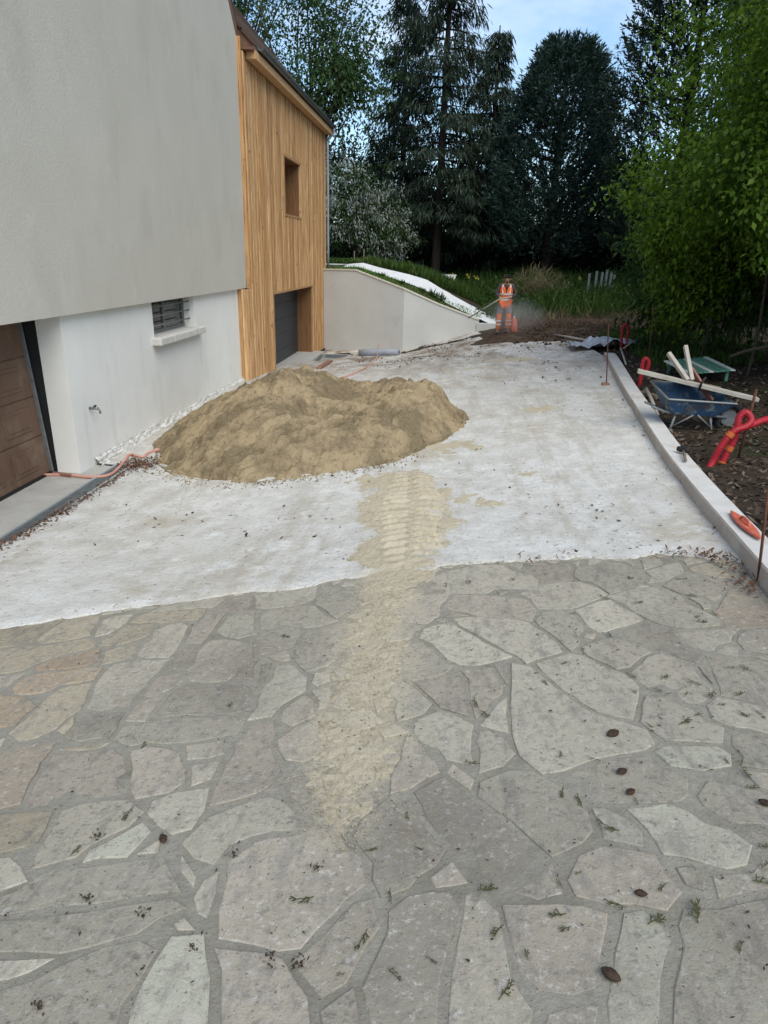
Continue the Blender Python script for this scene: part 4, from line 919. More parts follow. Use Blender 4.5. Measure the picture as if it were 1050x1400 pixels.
# ---- slatted bench behind the barrow
yb_ = 13.4; c0, c1, c2, c3 = aty(907, 494, yb_ + .9), aty(968, 488, yb_ + .9), aty(1006, 506, yb_ - .5), aty(940, 511, yb_ - .5)
bc = (c0 + c1 + c2 + c3) / 4; bench = thing('garden_bench', (bc[0], bc[1], g(bc[0], bc[1])), 'green and white slatted garden bench behind the wheelbarrow', 'bench')
for k, col in enumerate(['white', 'green', 'green', 'green', 'white', 'green', 'green', 'green', 'white']):
    t = (k + .5) / 9; p, q = c0 + (c1 - c0) * t, c3 + (c2 - c3) * t; mb = MB(); mb.bar(p, q, .085, .022); mb.build('slat', M['bench_' + col], bench)
for t in (.15, .85): p, q = c0 + (c3 - c0) * t - [0, 0, .035], c1 + (c2 - c1) * t - [0, 0, .035]; mb = MB(); mb.bar(p, q, .05, .045); mb.build('cross_rail', M['bench_green'], bench)
for cc in (c0 + (c2 - c0) * .1, c1 + (c3 - c1) * .1, c2 + (c0 - c2) * .1, c3 + (c1 - c3) * .1):
    mb = MB(); mb.bar(cc - [0, 0, .04], [cc[0], cc[1], g(cc[0], cc[1]) - .05], .05, .05, up=(1, 0, 0)); mb.build('leg', M['bench_green'], bench)

# ================================================================== RED DUCTS, RODS, KERB TOOLS
def duct(path, r, label, ties=(), group=None):
    pth = spline(path, 14); n = len(pth); L_ = np.r_[0, np.cumsum(np.linalg.norm(np.diff(pth, axis=0), axis=1))]
    m_ = int(L_[-1] / .012); s = np.linspace(0, L_[-1], m_); fine = np.stack([np.interp(s, L_, pth[:, k]) for k in range(3)], 1)
    rad = r * (1 + .035 * np.sign(np.sin(np.arange(m_) * math.pi / 1.5 + .3))); t = thing('cable_duct', (path[0][0], path[0][1], path[0][2]), label, 'duct', group)
    mb = MB(); mb.tube(fine, rad, 10); mb.build('ribbed_tube', M['red_duct'], t, True)
    for k in ties: p = fine[int(k * m_)]; q = fine[min(int(k * m_) + 5, m_ - 1)]; mb = MB(); mb.tube([p, q], r * 1.18, 10); mb.build('warning_tie', M['orange'], t)
    return t
yd = 7.95
duct([aty(966, 646, yd - .05), aty(975, 630, yd), aty(986, 610, yd), aty(1003, 590, yd + .02), aty(1020, 583, yd + .04), aty(1027, 574, yd + .08), aty(1020, 564, yd + .12), aty(1011, 570, yd + .12), aty(1008, 584, yd + .1), aty(1003, 602, yd + .1), aty(992, 622, yd + .08), aty(981, 645, yd + .05)], .040, 'thick red ribbed duct twisted into a loop beside the kerb', (.28, .80, .92))
duct([aty(1020, 584, yd + .15), aty(1032, 579, yd + .2), aty(1050, 573, yd + .3), aty(1090, 566, yd + .6), P(1140, 600) + [0, 0, .02]], .040, 'red ribbed duct running off the loop into the undergrowth')
y2 = P(850, 481)[1] + .2; duct([aty(849, 484, y2), aty(850, 460, y2), aty(852, 447, y2), aty(856, 444, y2), aty(859, 449, y2), aty(857, 466, y2), aty(855, 482, y2)], .035, 'tall red duct hairpin standing by the crumpled sheet')
y3 = P(877, 527)[1]; duct([aty(874, 528, y3), aty(877, 512, y3), aty(879, 496, y3), aty(883, 490, y3), aty(887, 496, y3), aty(884, 508, y3)], .038, 'short red duct hairpin standing in the grass near the wheelbarrow')
def rod(p, q, r, label): mb = MB(); mb.tube([p, (np.array(p) + q) / 2, q], r, 6); return tag(mb.build('steel_rod', M['rust'], None, True), label, 'rod')
f1 = P(829, 527); rod(f1, aty(832, 443, f1[1] + .03), .011, 'thin rusty steel rod standing inside the kerb near its far end')
mb = MB(); mb.box(f1[0] - .09, f1[0] + .05, f1[1] - .06, f1[1] + .06, f1[2] - .01, f1[2] + .05, .012); tag(mb.build('brick_scrap', M['brick']), 'small orange brick scrap at the foot of the steel rod', 'brick')
f2 = P(886, 497); rod(f2, aty(894, 420, f2[1] + .05), .013, 'rusty steel rod above the short red duct in the grass')
f3 = P(1036, 795); rod(f3, aty(1051, 665, f3[1] + .08), .010, 'rusty steel rod leaning against the near stretch of kerb')
f4 = aty(1023, 566, yd + .3); rod(np.array([f4[0], f4[1], g(f4[0], f4[1])]), aty(1034, 533, yd + .3), .016, 'rusty stake rising behind the looped red duct')
k0 = kerbtop(934, 621); ml = thing('mallet', k0, 'black headed mallet lying on top of the kerb', 'mallet')
mb = MB(); a, b = kerbtop(926, 617), kerbtop(941, 620); mb.tube([a + [0, 0, .035], a + (b - a) * .2 + [0, 0, .035], b + (a - b) * .2 + [0, 0, .035], b + [0, 0, .035]], [.030, .036, .036, .030], 10); mb.build('head', M['black_rubber'], ml, True)
mb = MB(); mb.tube([(a + b) / 2 + [0, 0, .03], kerbtop(937, 632) + [0, 0, .02]], [.014, .018], 8); mb.build('handle', M['plank_dark'], ml, True)
ka, kb_ = kerbtop(999, 700), kerbtop(1039, 738); ax = (kb_ - ka); Lk = np.linalg.norm(ax); ax /= Lk; nx_ = np.cross([0, 0, 1], ax); nx_ /= np.linalg.norm(nx_)
fl = thing('plastering_float', (ka + kb_) / 2, 'red spindle shaped float lying on the near kerb top', 'float')
outl = []; 
for t in np.linspace(0, 1, 22): outl.append((t, .052 * (math.sin(math.pi * t) ** .75) + .004))
ring = [ka + ax * Lk * t + nx_ * w_ for t, w_ in outl] + [ka + ax * Lk * t - nx_ * w_ for t, w_ in outl[::-1]]; n = len(ring); mb = MB()
mb.add([p + [0, 0, .002] for p in ring] + [p + [0, 0, .016] for p in ring] + [(p - (ka + kb_) / 2) * .86 + (ka + kb_) / 2 + [0, 0, .023] for p in ring], [tuple(range(2 * n, 3 * n))] + [(k, (k + 1) % n, n + (k + 1) % n, n + k) for k in range(n)] + [(n + k, n + (k + 1) % n, 2 * n + (k + 1) % n, 2 * n + k) for k in range(n)])
mb.build('blade', M['red_oval'], fl)
mb = MB(); mb.tube(spline([ka + ax * Lk * .35 + [0, 0, .02], ka + ax * Lk * .40 + [0, 0, .05], ka + ax * Lk * .60 + [0, 0, .05], ka + ax * Lk * .65 + [0, 0, .02]], 4), .012, 8); mb.build('handle', M['red_oval'], fl, True)

# ================================================================== FAR OBJECTS: chair, stakes
cz = aty(613, 392, 33); ch = thing('garden_chair', (cz[0], cz[1], cz[2] - .5), 'white plastic garden chair half hidden in the tall weeds', 'chair')
X, Yc, Z = cz[0], cz[1], cz[2] - .45
mb = MB(); mb.box(X - .3, X + .3, Yc - .3, Yc + .25, Z + .38, Z + .42, .01); mb.build('seat', M['bench_white'], ch)
for k in range(5): mb = MB(); mb.bar((X - .26 + k * .13, Yc + .25, Z + .42), (X - .26 + k * .13, Yc + .38, Z + .95), .09, .02, up=(0, 1, 0)); mb.build('back_slat', M['bench_white'], ch)
mb = MB(); mb.bar((X - .34, Yc + .38, Z + .95), (X + .34, Yc + .38, Z + .95), .05, .06); mb.build('top_rail', M['bench_white'], ch)
for sx in (-1, 1):
    mb = MB(); mb.bar((X + sx * .33, Yc - .3, Z + .62), (X + sx * .33, Yc + .34, Z + .66), .06, .03); mb.build('armrest', M['bench_white'], ch)
    for yy in (-.27, .24): mb = MB(); mb.bar((X + sx * .3, Yc + yy, Z - .3), (X + sx * .31, Yc + yy, Z + (.62 if yy < 0 else .42)), .05, .04, up=(0, 1, 0)); mb.build('leg', M['bench_white'], ch)
for k, (px, h) in enumerate(((804, .85), (813, .95), (820, .9), (826, 1.0), (832, .92), (838, .8))):
    q = aty(px, 397, 31.5 + .1 * (k % 2)); mb = MB(); mb.bar((q[0], q[1], q[2] - .6), (q[0] + random.uniform(-.03, .03), q[1], q[2] + h - .15), .10, .03, up=(0, 1, 0))
    tag(mb.build('fence_stake', M['zinc']), 'grey fence stake standing in the tall weeds under the dark trees', 'stake', 'grey fence stakes in the weeds')
for px, py, h in ((484, 362, .55), (497, 363, .65)):
    q = aty(px, py, 29.8); mb = MB(); mb.tube([(q[0], q[1], q[2] - .4), (q[0] + .01, q[1], q[2] + h)], .022, 6); tag(mb.build('bare_pole', M['plank_dark'], None, True), 'bare thin pole standing behind the low garden wall', 'pole', 'thin poles behind the low wall')

# ================================================================== WORKER
def skin(name, vs_, es, rad, mt, parent, root=0, sub=2):
    me = bpy.data.meshes.new(name); me.from_pydata([tuple(v) for v in vs_], es, []); ob = bpy.data.objects.new(name, me); COL.objects.link(ob)
    md = ob.modifiers.new('skin', 'SKIN'); md.use_smooth_shade = True
    for k, sv in enumerate(me.skin_vertices[0].data): r = rad[k]; sv.radius = (r, r) if np.isscalar(r) else r; sv.use_root = k == root
    s2 = ob.modifiers.new('sub', 'SUBSURF'); s2.levels = s2.render_levels = sub
    dg = bpy.context.evaluated_depsgraph_get(); m2 = bpy.data.meshes.new_from_object(ob.evaluated_get(dg)); bpy.data.objects.remove(ob)
    v = np.array([q.co[:] for q in m2.vertices]); f = [tuple(p.vertices) for p in m2.polygons]; return obj(name, v, f, mt, parent, True)
wp = P(687, 456, .18); wk = thing('worker', wp, 'person in orange vest and orange trousers holding a long lance', 'person')
def B(x, y, z): return wp + np.array([x, y, z])
J = dict(pel=B(0, 0, .98), wa=B(0, .0, 1.12), ch=B(0, -.02, 1.34), nk=B(0, -.04, 1.52), hd=B(0, -.07, 1.62), ht=B(0, -.07, 1.74),
         sl=B(-.19, -.02, 1.46), el=B(-.30, -.06, 1.20), hl=B(-.17, -.30, 1.10), sr=B(.19, -.02, 1.46), er=B(.31, -.05, 1.20), hr=B(.10, -.30, 1.14),
         pl=B(-.10, 0, .93), kl=B(-.16, -.06, .52), al=B(-.17, .02, .10), tl=B(-.19, -.14, .04), pr=B(.10, 0, .93), kr=B(.14, -.14, .55), ar=B(.15, .06, .13), tr_=B(.17, -.10, .05))
nm = list(J); ix = {n_: k for k, n_ in enumerate(nm)}
RB = dict(pel=.14, wa=.13, ch=.155, nk=.058, hd=.088, ht=.075, sl=.07, el=.045, hl=.034, sr=.07, er=.045, hr=.034, pl=.088, kl=.058, al=.042, tl=.04, pr=.088, kr=.058, ar=.042, tr_=.04)
ED = [('pel', 'wa'), ('wa', 'ch'), ('ch', 'nk'), ('nk', 'hd'), ('hd', 'ht'), ('ch', 'sl'), ('sl', 'el'), ('el', 'hl'), ('ch', 'sr'), ('sr', 'er'), ('er', 'hr'), ('pel', 'pl'), ('pl', 'kl'), ('kl', 'al'), ('al', 'tl'), ('pel', 'pr'), ('pr', 'kr'), ('kr', 'ar'), ('ar', 'tr_')]
lance0, lance1 = aty(634, 437, wp[1] - .9), None
# five fingers per hand, rooted in the palm and closed on the lance
hv = [J[n_] for n_ in nm]; hr_ = [RB[n_] for n_ in nm]; he = [(ix[a], ix[b]) for a, b in ED]
ldir = (J['hr'] - J['hl']); ldir /= np.linalg.norm(ldir)
for h in ('hl', 'hr'):
    pm = J[h] + np.array([0, -.05, 0]); hv.append(pm); hr_.append(.03); he.append((ix[h], len(hv) - 1)); pi_ = len(hv) - 1
    for k, ln in enumerate((.055, .062, .058, .048)):
        o_ = pm + ldir * (k - 1.5) * .022; a = o_ + np.array([0, -.035, .01]); b = a + np.array([0, -.012, -ln * .6]); hv += [a, b]; hr_ += [.010, .009]; he += [(pi_, len(hv) - 2), (len(hv) - 2, len(hv) - 1)]
    a = pm + ldir * .05 + np.array([0, .0, .02]); hv += [a, a + np.array([0, -.04, -.005])]; hr_ += [.012, .010]; he += [(pi_, len(hv) - 2), (len(hv) - 2, len(hv) - 1)]
skin('body', hv, he, hr_, M['skin'], wk)
def sub_skin(name, names, edges, rads, mt, sub=2):
    ii = {n_: k for k, n_ in enumerate(names)}; return skin(name, [J[n_] if n_ in J else EX[n_] for n_ in names], [(ii[a], ii[b]) for a, b in edges], rads, mt, wk, 0, sub)
EX = dict(wl=J['el'] + (J['hl'] - J['el']) * .8, wr=J['er'] + (J['hr'] - J['er']) * .8, nb=B(0, -.03, 1.47), hem=B(0, 0, .90), klo=B(-.165, -.03, .44), kro=B(.142, -.10, .46), sll=B(-.13, -.02, 1.47), srr=B(.13, -.02, 1.47))
sub_skin('sweater', ['wa', 'ch', 'nb', 'sl', 'el', 'wl', 'sr', 'er', 'wr'], [('wa', 'ch'), ('ch', 'nb'), ('ch', 'sl'), ('sl', 'el'), ('el', 'wl'), ('ch', 'sr'), ('sr', 'er'), ('er', 'wr')], [.15, .165, .07, .088, .062, .05, .088, .062, .05], M['sweater'])
tro = sub_skin('trousers', ['pel', 'pl', 'kl', 'al', 'pr', 'kr', 'ar'], [('pel', 'pl'), ('pl', 'kl'), ('kl', 'al'), ('pel', 'pr'), ('pr', 'kr'), ('kr', 'ar')], [.165, .115, .085, .075, .115, .085, .075], M['hivis'])
def loft(name, rings, mt, parent, n=24, gap=None):
    """open garment: stacked ellipses (centre, rx, ry); gap = front opening half-angle per ring"""
    V = []; 
    for k, (c, rx_, ry_, *ga) in enumerate(rings):
        g0 = ga[0] if ga else 0
        for j in range(n + 1): a = -math.pi / 2 + g0 + (2 * math.pi - 2 * g0) * j / n; V.append(c + np.array([rx_ * math.cos(a), ry_ * math.sin(a), 0]))
    m_ = n + 1; f = [(k * m_ + j, k * m_ + j + 1, (k + 1) * m_ + j + 1, (k + 1) * m_ + j) for k in range(len(rings) - 1) for j in range(n)]
    return obj(name, V, f, mt, parent, True)
vest = loft('safety_vest', [(B(0, 0, .86), .205, .165), (B(0, 0, 1.0), .20, .16), (B(0, 0, 1.12), .195, .165), (B(0, -.02, 1.30), .215, .18, .06), (B(0, -.02, 1.40), .205, .165, .25), (B(0, -.02, 1.48), .17, .125, .6), (B(0, -.02, 1.52), .10, .09, .9)], M['hivis'], wk)
loft('reflective_band', [(B(0, 0, 1.02), .206, .168), (B(0, 0, 1.07), .205, .169)], M['reflect'], vest)
loft('reflective_band', [(B(0, -.01, 1.19), .212, .180), (B(0, -.01, 1.24), .216, .184, .02)], M['reflect'], vest)
for sx in (-1, 1):
    mb = MB(); mb.bar(B(sx * .105, -.183, 1.24), B(sx * .12, -.115, 1.49), .045, .012, up=(0, 1, 0)); mb.build('shoulder_band', M['reflect'], vest)
    kn, an = (J['kl'], J['al']) if sx < 0 else (J['kr'], J['ar'])
    for t in (.35, .62): c_ = kn + (an - kn) * t; loft('reflective_band', [(c_, .089, .089), (c_ + [0, 0, .05], .091, .091)], M['reflect'], tro)
    pv = J['pl'] if sx < 0 else J['pr']; rg = [(pv + (kn - pv) * t, .128 - .03 * t, .128 - .025 * t) for t in (.10, .4, .72)]; loft('thigh_panel', rg, M['trouser_grey'], tro)
    a, tt = (J['al'], J['tl']) if sx < 0 else (J['ar'], J['tr_'])
    skin('boot', [a + [0, 0, .08], a + [0, 0, -.03], tt + [0, -.05, .0]], [(0, 1), (1, 2)], [.062, .06, .048], M['boot'], wk)
skin('hair', [J['hd'] + [0, .03, .06], J['ht'] + [0, .01, .0], J['hd'] + [0, .055, -.01]], [(0, 1), (0, 2)], [.09, .083, .075], M['hair'], wk)
skin('beard', [J['hd'] + [0, -.045, -.065], J['hd'] + [0, -.06, -.035]], [(0, 1)], [.055, .04], M['hair'], wk, 0, 1)
for sx in (-1, 1):
    mb = MB(); mb.tube([J['hd'] + [sx * .035, -.092, .045], J['hd'] + [sx * .035, -.10, .045]], .011, 8); mb.build('eye', M['dark'], wk)
    mb = MB(); mb.tube([J['hd'] + [sx * .088, -.01, .0], J['hd'] + [sx * .105, .0, .03], J['hd'] + [sx * .095, .0, .05]], [.014, .018, .01], 7); mb.build('ear', M['skin'], wk, True)
mb = MB(); mb.tube([J['hd'] + [0, -.09, .04], J['hd'] + [0, -.118, .005], J['hd'] + [0, -.10, -.005]], [.010, .017, .010], 7); mb.build('nose', M['skin'], wk, True)
la, lb = J['hr'] + [.06, -.09, .01], J['hl'] + [-.02, -.09, -.01]; ld = (lb - la) / np.linalg.norm(lb - la); tgt = aty(640, 435, wp[1] - .5); lend = tgt
lt = thing('spray_lance', lend, 'long wooden handled lance held by the person in orange', 'lance')
mb = MB(); mid = lb + (lend - lb) * .55; mb.tube([la, lb, mid], .020, 8); mb.build('wooden_handle', M['plank'], lt, True)
mb = MB(); mb.tube([mid, lend], .014, 8); mb.build('metal_tube', M['black_rubber'], lt, True)
eq = B(.36, .02, .0); mb = MB(); mb.tube([eq + [0, 0, 0], eq + [0, 0, .12], eq + [-.02, 0, .42], eq + [-.03, 0, .5]], [.10, .11, .09, .03], 10); bt = thing('fuel_can', eq, 'red can standing beside the boots of the person in orange', 'can'); mb.build('can_body', M['red_oval'], bt, True)
mb = MB(); mb.tube([eq + [-.03, 0, .48], eq + [-.03, 0, .56]], .025, 8); mb.build('cap', M['bench_white'], bt)
# dust raised at the worker's knees
bm = bmesh.new(); bmesh.ops.create_icosphere(bm, subdivisions=3, radius=1)
V = np.array([v.co[:] for v in bm.verts]); F = [tuple(q.index for q in f.verts) for f in bm.faces]; bm.free()
dc = wp + np.array([.28, -.45, .62]); dm, t, b, o = nodes('dust'); t.nodes.remove(b)
pv = N(t, 'ShaderNodeVolumePrincipled'); pv.inputs['Color'].default_value = (.9, .9, .92, 1); tcn = N(t, 'ShaderNodeTexCoord'); ln_ = N(t, 'ShaderNodeVectorMath', operation='LENGTH'); t.links.new(tcn.outputs['Object'], ln_.inputs[0])
mr = N(t, 'ShaderNodeMapRange'); mr.inputs['From Min'].default_value = 1; mr.inputs['From Max'].default_value = .15; mr.inputs['To Max'].default_value = 1.3; t.links.new(ln_.outputs['Value'], mr.inputs['Value'])
nz = noise(t, tcn.outputs['Object'], 2.2, 4); mu = N(t, 'ShaderNodeMath', operation='MULTIPLY'); t.links.new(mr.outputs[0], mu.inputs[0]); t.links.new(thr(t, nz, .3, .7), mu.inputs[1]); t.links.new(mu.outputs[0], pv.inputs['Density']); t.links.new(pv.outputs[0], o.inputs['Volume'])
du = obj('dust_cloud', V, F, dm, None, True, origin=(0, 0, 0)); du.scale = (1.15, .45, .62); du.location = tuple(dc); tag(du, 'thin cloud of pale dust drifting round the person in orange', 'dust', kind='stuff')

# ================================================================== SMALL THINGS ON THE GROUND
def cone_mesh():
    V = []; F = []; nr, ns = 9, 12
    for r in range(nr + 1):
        t = r / nr; rad = math.sin(math.pi * (.04 + .92 * t)) ** .8
        for s in range(ns): a = 2 * math.pi * (s + .5 * (r % 2)) / ns; k = 1 + .16 * ((s + r) % 2); V.append((.020 * rad * k * math.cos(a), (t - .5) * .07, .015 * rad * k * math.sin(a)))
    for r in range(nr):
        for s in range(ns): F.append((r * ns + s, r * ns + (s + 1) % ns, (r + 1) * ns + (s + 1) % ns, (r + 1) * ns + s))
    F += [tuple(range(ns))[::-1], tuple(range(nr * ns, nr * ns + ns))]; return V, F
cv, cf = cone_mesh(); cone0 = None
for k, (px, py, rz, sc, l) in enumerate(((838, 1003, 1.0, 1.25, 'pale brown dry cone, largest of those on the grey slabs'), (850, 1055, .9, .95, 'dark brown cone lying above a smaller dark one on the paving'), (862, 1083, 1.0, .85, 'small dark brown cone near a sprig on the paving'), (835, 1333, -.2, 1.05, 'split brown cone on the edge of the greenish slab'), (876, 1222, .3, .75, 'small pale brown cone beside a green sprig on the slab'), (223, 1147, -.5, .85, 'black round cone on the grey slab among dirt crumbs'), (1046, 1098, 0, .9, 'dark cone among sprigs on the slabs below the leaning rod'))):
    q = P(px, py); o = obj('fallen_cone', np.array(cv), cf, M['cone'], None, True, origin=(0, 0, 0)) if cone0 is None else cone0.copy()
    if cone0 is None: cone0 = o
    else: COL.objects.link(o)
    o.location = (q[0], q[1], q[2] + .004); o.rotation_euler = (0, 0, rz + 1.2); o.scale = (sc * .82, sc * .82, sc * .6); tag(o, l, 'cone', 'fallen cones on the paving')
def sprig_mesh(seed):
    r = random.Random(seed); V = []; F = []
    def quad(a, b, w_):
        d = (b - a); n_ = np.array([-d[1], d[0], 0]); n_ = n_ / (np.linalg.norm(n_) + 1e-9) * w_; k = len(V); V.extend([a - n_ * .5, a + n_ * .5, b + n_ * .35, b - n_ * .35]); F.append((k, k + 1, k + 2, k + 3))
    pts = [np.array([0, 0, .006])]
    ang = 0
    for s in range(5): ang += r.uniform(-.4, .4); pts.append(pts[-1] + np.array([math.cos(ang), math.sin(ang), r.uniform(-.1, .22)]) * .018)
    for s in range(5): quad(pts[s], pts[s + 1], .006)
    for s in range(1, 5):
        for sg in (-1, 1):
            if r.random() < .75: a2 = ang + sg * r.uniform(.5, 1.1); L_ = r.uniform(.015, .035); e = pts[s] + np.array([math.cos(a2) * L_, math.sin(a2) * L_, r.uniform(0, .012)]); quad(pts[s], e, .007); quad(pts[s] + (e - pts[s]) * .5, pts[s] + (e - pts[s]) * .5 + np.array([math.cos(ang), math.sin(ang), .1]) * L_ * .6, .006)
    return np.array(V) - np.mean(V, 0) * [1, 1, 0], F
SP = dict(C='250,265 355,295 400,355 435,415 540,290 670,205 740,190 760,280 830,265 900,485 955,490 935,595 630,525 750,550 715,595 600,580 640,595 500,585 605,690 715,710 565,725 765,680 820,600 950,680 1020,680 905,730 880,870 100,510 135,550 215,470 200,845 340,865 380,200 490,520 1000,200 1030,280 790,130 690,125 520,220 780,300 860,640',
          F='205,105 275,135 510,135 390,240 190,460 615,490 755,585 595,620 180,600 215,660 1035,320 1040,395 1035,465 985,80 960,20 420,560 60,760 270,430 935,730', E='620,105 670,240 475,245 550,435 185,450 435,620 345,755 725,700 570,755 985,580 1030,820 950,405', B='120,270 225,300 885,325 900,545 940,590 885,790 745,235', D='520,45 315,185', A='590,655 945,490')
protos = [sprig_mesh(k) for k in range(5)]; pm_ = []
for c_, txt in SP.items():
    for s in txt.split():
        q = np.array([float(t) for t in s.split(',')]) / 3 + CR[c_]; q = P(*q); k = random.randrange(5)
        if len(pm_) < 5: k = len(pm_); o = obj('fallen_sprig', protos[k][0], protos[k][1], M['moss'], None, False, origin=(0, 0, 0)); pm_.append(o)
        else: o = pm_[k].copy(); COL.objects.link(o)
        s_ = random.uniform(.35, .95); o.location = (q[0], q[1], q[2] - .002); o.rotation_euler = (0, 0, random.uniform(0, 6.3)); o.scale = (s_, s_ * random.uniform(.5, 1.1), s_ * .6); tag(o, 'small olive green conifer sprig fallen on the grey paving', 'sprig', 'conifer sprigs scattered on the paving')

def flakes(name, pts, size, mt, label, cat, tiltz=.25, aspect=.45, lift=.004):
    n = len(pts); a = rng.uniform(0, 6.28, n); s = size * rng.uniform(.4, 1.5, n); d = np.stack([np.cos(a), np.sin(a), rng.normal(0, tiltz, n)], 1) * s[:, None]; w_ = np.stack([-np.sin(a), np.cos(a), rng.normal(0, tiltz, n)], 1) * (s * aspect * rng.uniform(.5, 1.2, n))[:, None]
    c = pts + np.array([0, 0, lift]) + np.stack([np.zeros(n), np.zeros(n), np.abs(d[:, 2]) * .5 + np.abs(w_[:, 2]) * .5], 1)
    V = np.stack([c - d / 2, c + w_ / 2 - d * .1, c + d / 2, c - w_ / 2 - d * .05], 1).reshape(-1, 3); F = np.arange(4 * n).reshape(-1, 4)
    return tag(obj(name, V, F, mt), label, cat, kind='stuff')
def scatter(n, x0, x1, y0, y1, dens=None, z=.014):
    x = rng.uniform(x0, x1, n); y = rng.uniform(y0, y1, n); k = np.ones(n, bool) if dens is None else rng.random(n) < dens(x, y); x, y = x[k], y[k]; return np.stack([x, y, g(x, y) + z], 1)
flakes('leaf_crumbs', scatter(5200, -4.4, 4, 4.6, 24, lambda x, y: np.clip(.10 + fbm(x, y, .6, 4) * 1.6 + (y > 15) * .3, 0, 1) * (x < xk(y) - .03) * (y > yb(x) + .03)), .045, M['debris'], 'dark leaf crumbs strewn over the white concrete', 'leaves')
flakes('leaf_crumbs', scatter(5200, -4, 2.3, .4, 5.2, lambda x, y: np.clip(.25 + fbm(x, y, 1.1, 4) * 1.2 + .12 * x, .03, 1) * (y < yb(x)) * (x < xk(y) - .03), -.004), .014, M['debris'], 'fine dark crumbs strewn over the stone paving', 'leaves')
flakes('edge_leaves', np.vstack([scatter(4200, .3, 2.5, 4.5, 5.4, lambda x, y: np.exp(-((y - yb(x) - .02) / .10) ** 2) * np.clip((x - .4) / 1.9, .0, 1) * np.clip(.25 + fbm(x, y, 2.5, 4) * 4, 0, 1) * (x < xk(y) - .01), .012), scatter(700, 1.7, 2.35, 4.3, 5.3, lambda x, y: np.exp(-((x - xk(y) + .08) / .10) ** 2) * (x < xk(y)), .004), scatter(1500, 2, 4.2, 5, 17, lambda x, y: np.exp(-((x - xk(y) + .03) / .05) ** 2) * (x < xk(y) - .004), .012)]), .035, M['red_debris'], 'dry brown leaves gathered along the edge of the concrete', 'leaves', .5)
flakes('drain_debris', np.vstack([scatter(5000, -4.52, -4.15, 4.4, 9.2, lambda x, y: np.exp(-((x + 4.47) / .10) ** 2) * .8, .010), scatter(2500, -4.7, -3.9, 8.6, 9.6, lambda x, y: np.exp(-((x + 4.4) ** 2 / .06 + (y - 9.1) ** 2 / .07)), .014)]), .035, M['red_debris'], 'reddish brown debris along the outer edge of the long drain', 'debris', .5, .6)
dk = [P(*q) for q in ((133, 1143), (120, 1227), (50, 1375), (197, 1245), (368, 1308), (405, 1318), (262, 1294), (432, 1185), (700, 792), (318, 1168), (860, 790), (640, 795), (610, 800))]
flakes('dirt_clods', np.vstack([c + np.c_[rng.normal(0, .013, (22, 2)), np.abs(rng.normal(0, .002, 22))] for c in dk]), .010, M['debris'], 'dark dirt clods scattered on the stone paving', 'dirt', .6, .7, -.002)

flakes('soil_crumbs', scatter(5200, -3, 4.2, 14, 25, lambda x, y: np.clip(fbm(x, y, .8, 5) * 3.2 + (y - 19) * .05, 0, 1) * (x < xk(y) - .03) * (y < yfar(x))), .07, M['debris'], 'dark soil crumbs trodden over the far concrete', 'soil', .3, .6, .004)
# ---- soil heap at the far end of the concrete
hc = P(745, 458)
def heap(u, v):
    x = hc[0] - 3.2 + u * 7.2; y = hc[1] - 3 + v * 8; a = ((x - hc[0] - .6) / 2.6) ** 2 + ((y - hc[1] - 1.2) / 3.0) ** 2
    z = .42 * np.exp(-a * 1.5) - .07 + .26 * np.exp(-(((x - wp[0]) / .7) ** 2 + ((y - wp[1]) / .9) ** 2) * 1.2) + fbm(x, y, .9, 5) * .30 * np.exp(-a * .6) + fbm(x, y, 5, 3) * .05
    w_ = np.exp(-(((x - wp[0]) / .45) ** 2 + ((y - wp[1]) / .5) ** 2) ** 2); z = z * (1 - w_) + .18 * w_
    return np.stack([x, y, g(x, y) + np.maximum(z, -.2)], -1)
x = hc[0] + rng.normal(.7, 1.2, 2600); y = hc[1] + rng.normal(.8, 1.4, 2600); k = x > 1.7; x, y = x[k], y[k]; lumps('soil_clods', np.c_[x, y, g(x, y) + .02 + .36 * np.exp(-1.5 * (((x - hc[0] - .6) / 2.6) ** 2 + ((y - hc[1] - 1.2) / 3) ** 2)) * .8], .045, M['dirt'], 'clods of dug brown soil round the low soil heap', 'soil')
tag(grid(heap, 110, 110, 'soil_heap', M['dirt']), 'low heap of dug brown soil behind the end of the drive', 'soil heap')

# ================================================================== PLANTS
def unit(v): return v / (np.linalg.norm(v, axis=-1, keepdims=True) + 1e-9)
def leafmesh(name, base, d, ln, wd, mt, parent, roll=None, curl=.0):
    """rhombic leaves: base points, directions, lengths, widths"""
    n = len(base); d = unit(d); r = unit(rng.normal(size=(n, 3))) if roll is None else unit(roll + rng.normal(0, .35, (n, 3)))
    s = unit(np.cross(d, r)); ln = np.broadcast_to(ln, n)[:, None] * rng.uniform(.65, 1.3, (n, 1)); wd = np.broadcast_to(wd, n)[:, None] * rng.uniform(.7, 1.25, (n, 1))
    up = np.cross(s, d); mid = base + d * ln * .5
    V = np.stack([base, mid + s * wd / 2 + up * wd * .12, base + d * ln - up * ln * curl, mid - s * wd / 2 + up * wd * .12], 1).reshape(-1, 3)
    return obj(name, V, np.arange(4 * n).reshape(-1, 4), mt, parent)
def limbs(mb, pts, r0, n=5):
    p = spline(pts, 4); mb.tube(p, np.linspace(r0, r0 * .3, len(p)), n)
def ball(n, c, r, shell=.6):
    v = unit(rng.normal(size=(n, 3))); return np.array(c) + v * np.array(r) * (rng.random((n, 1)) ** (shell / 2 + .12))
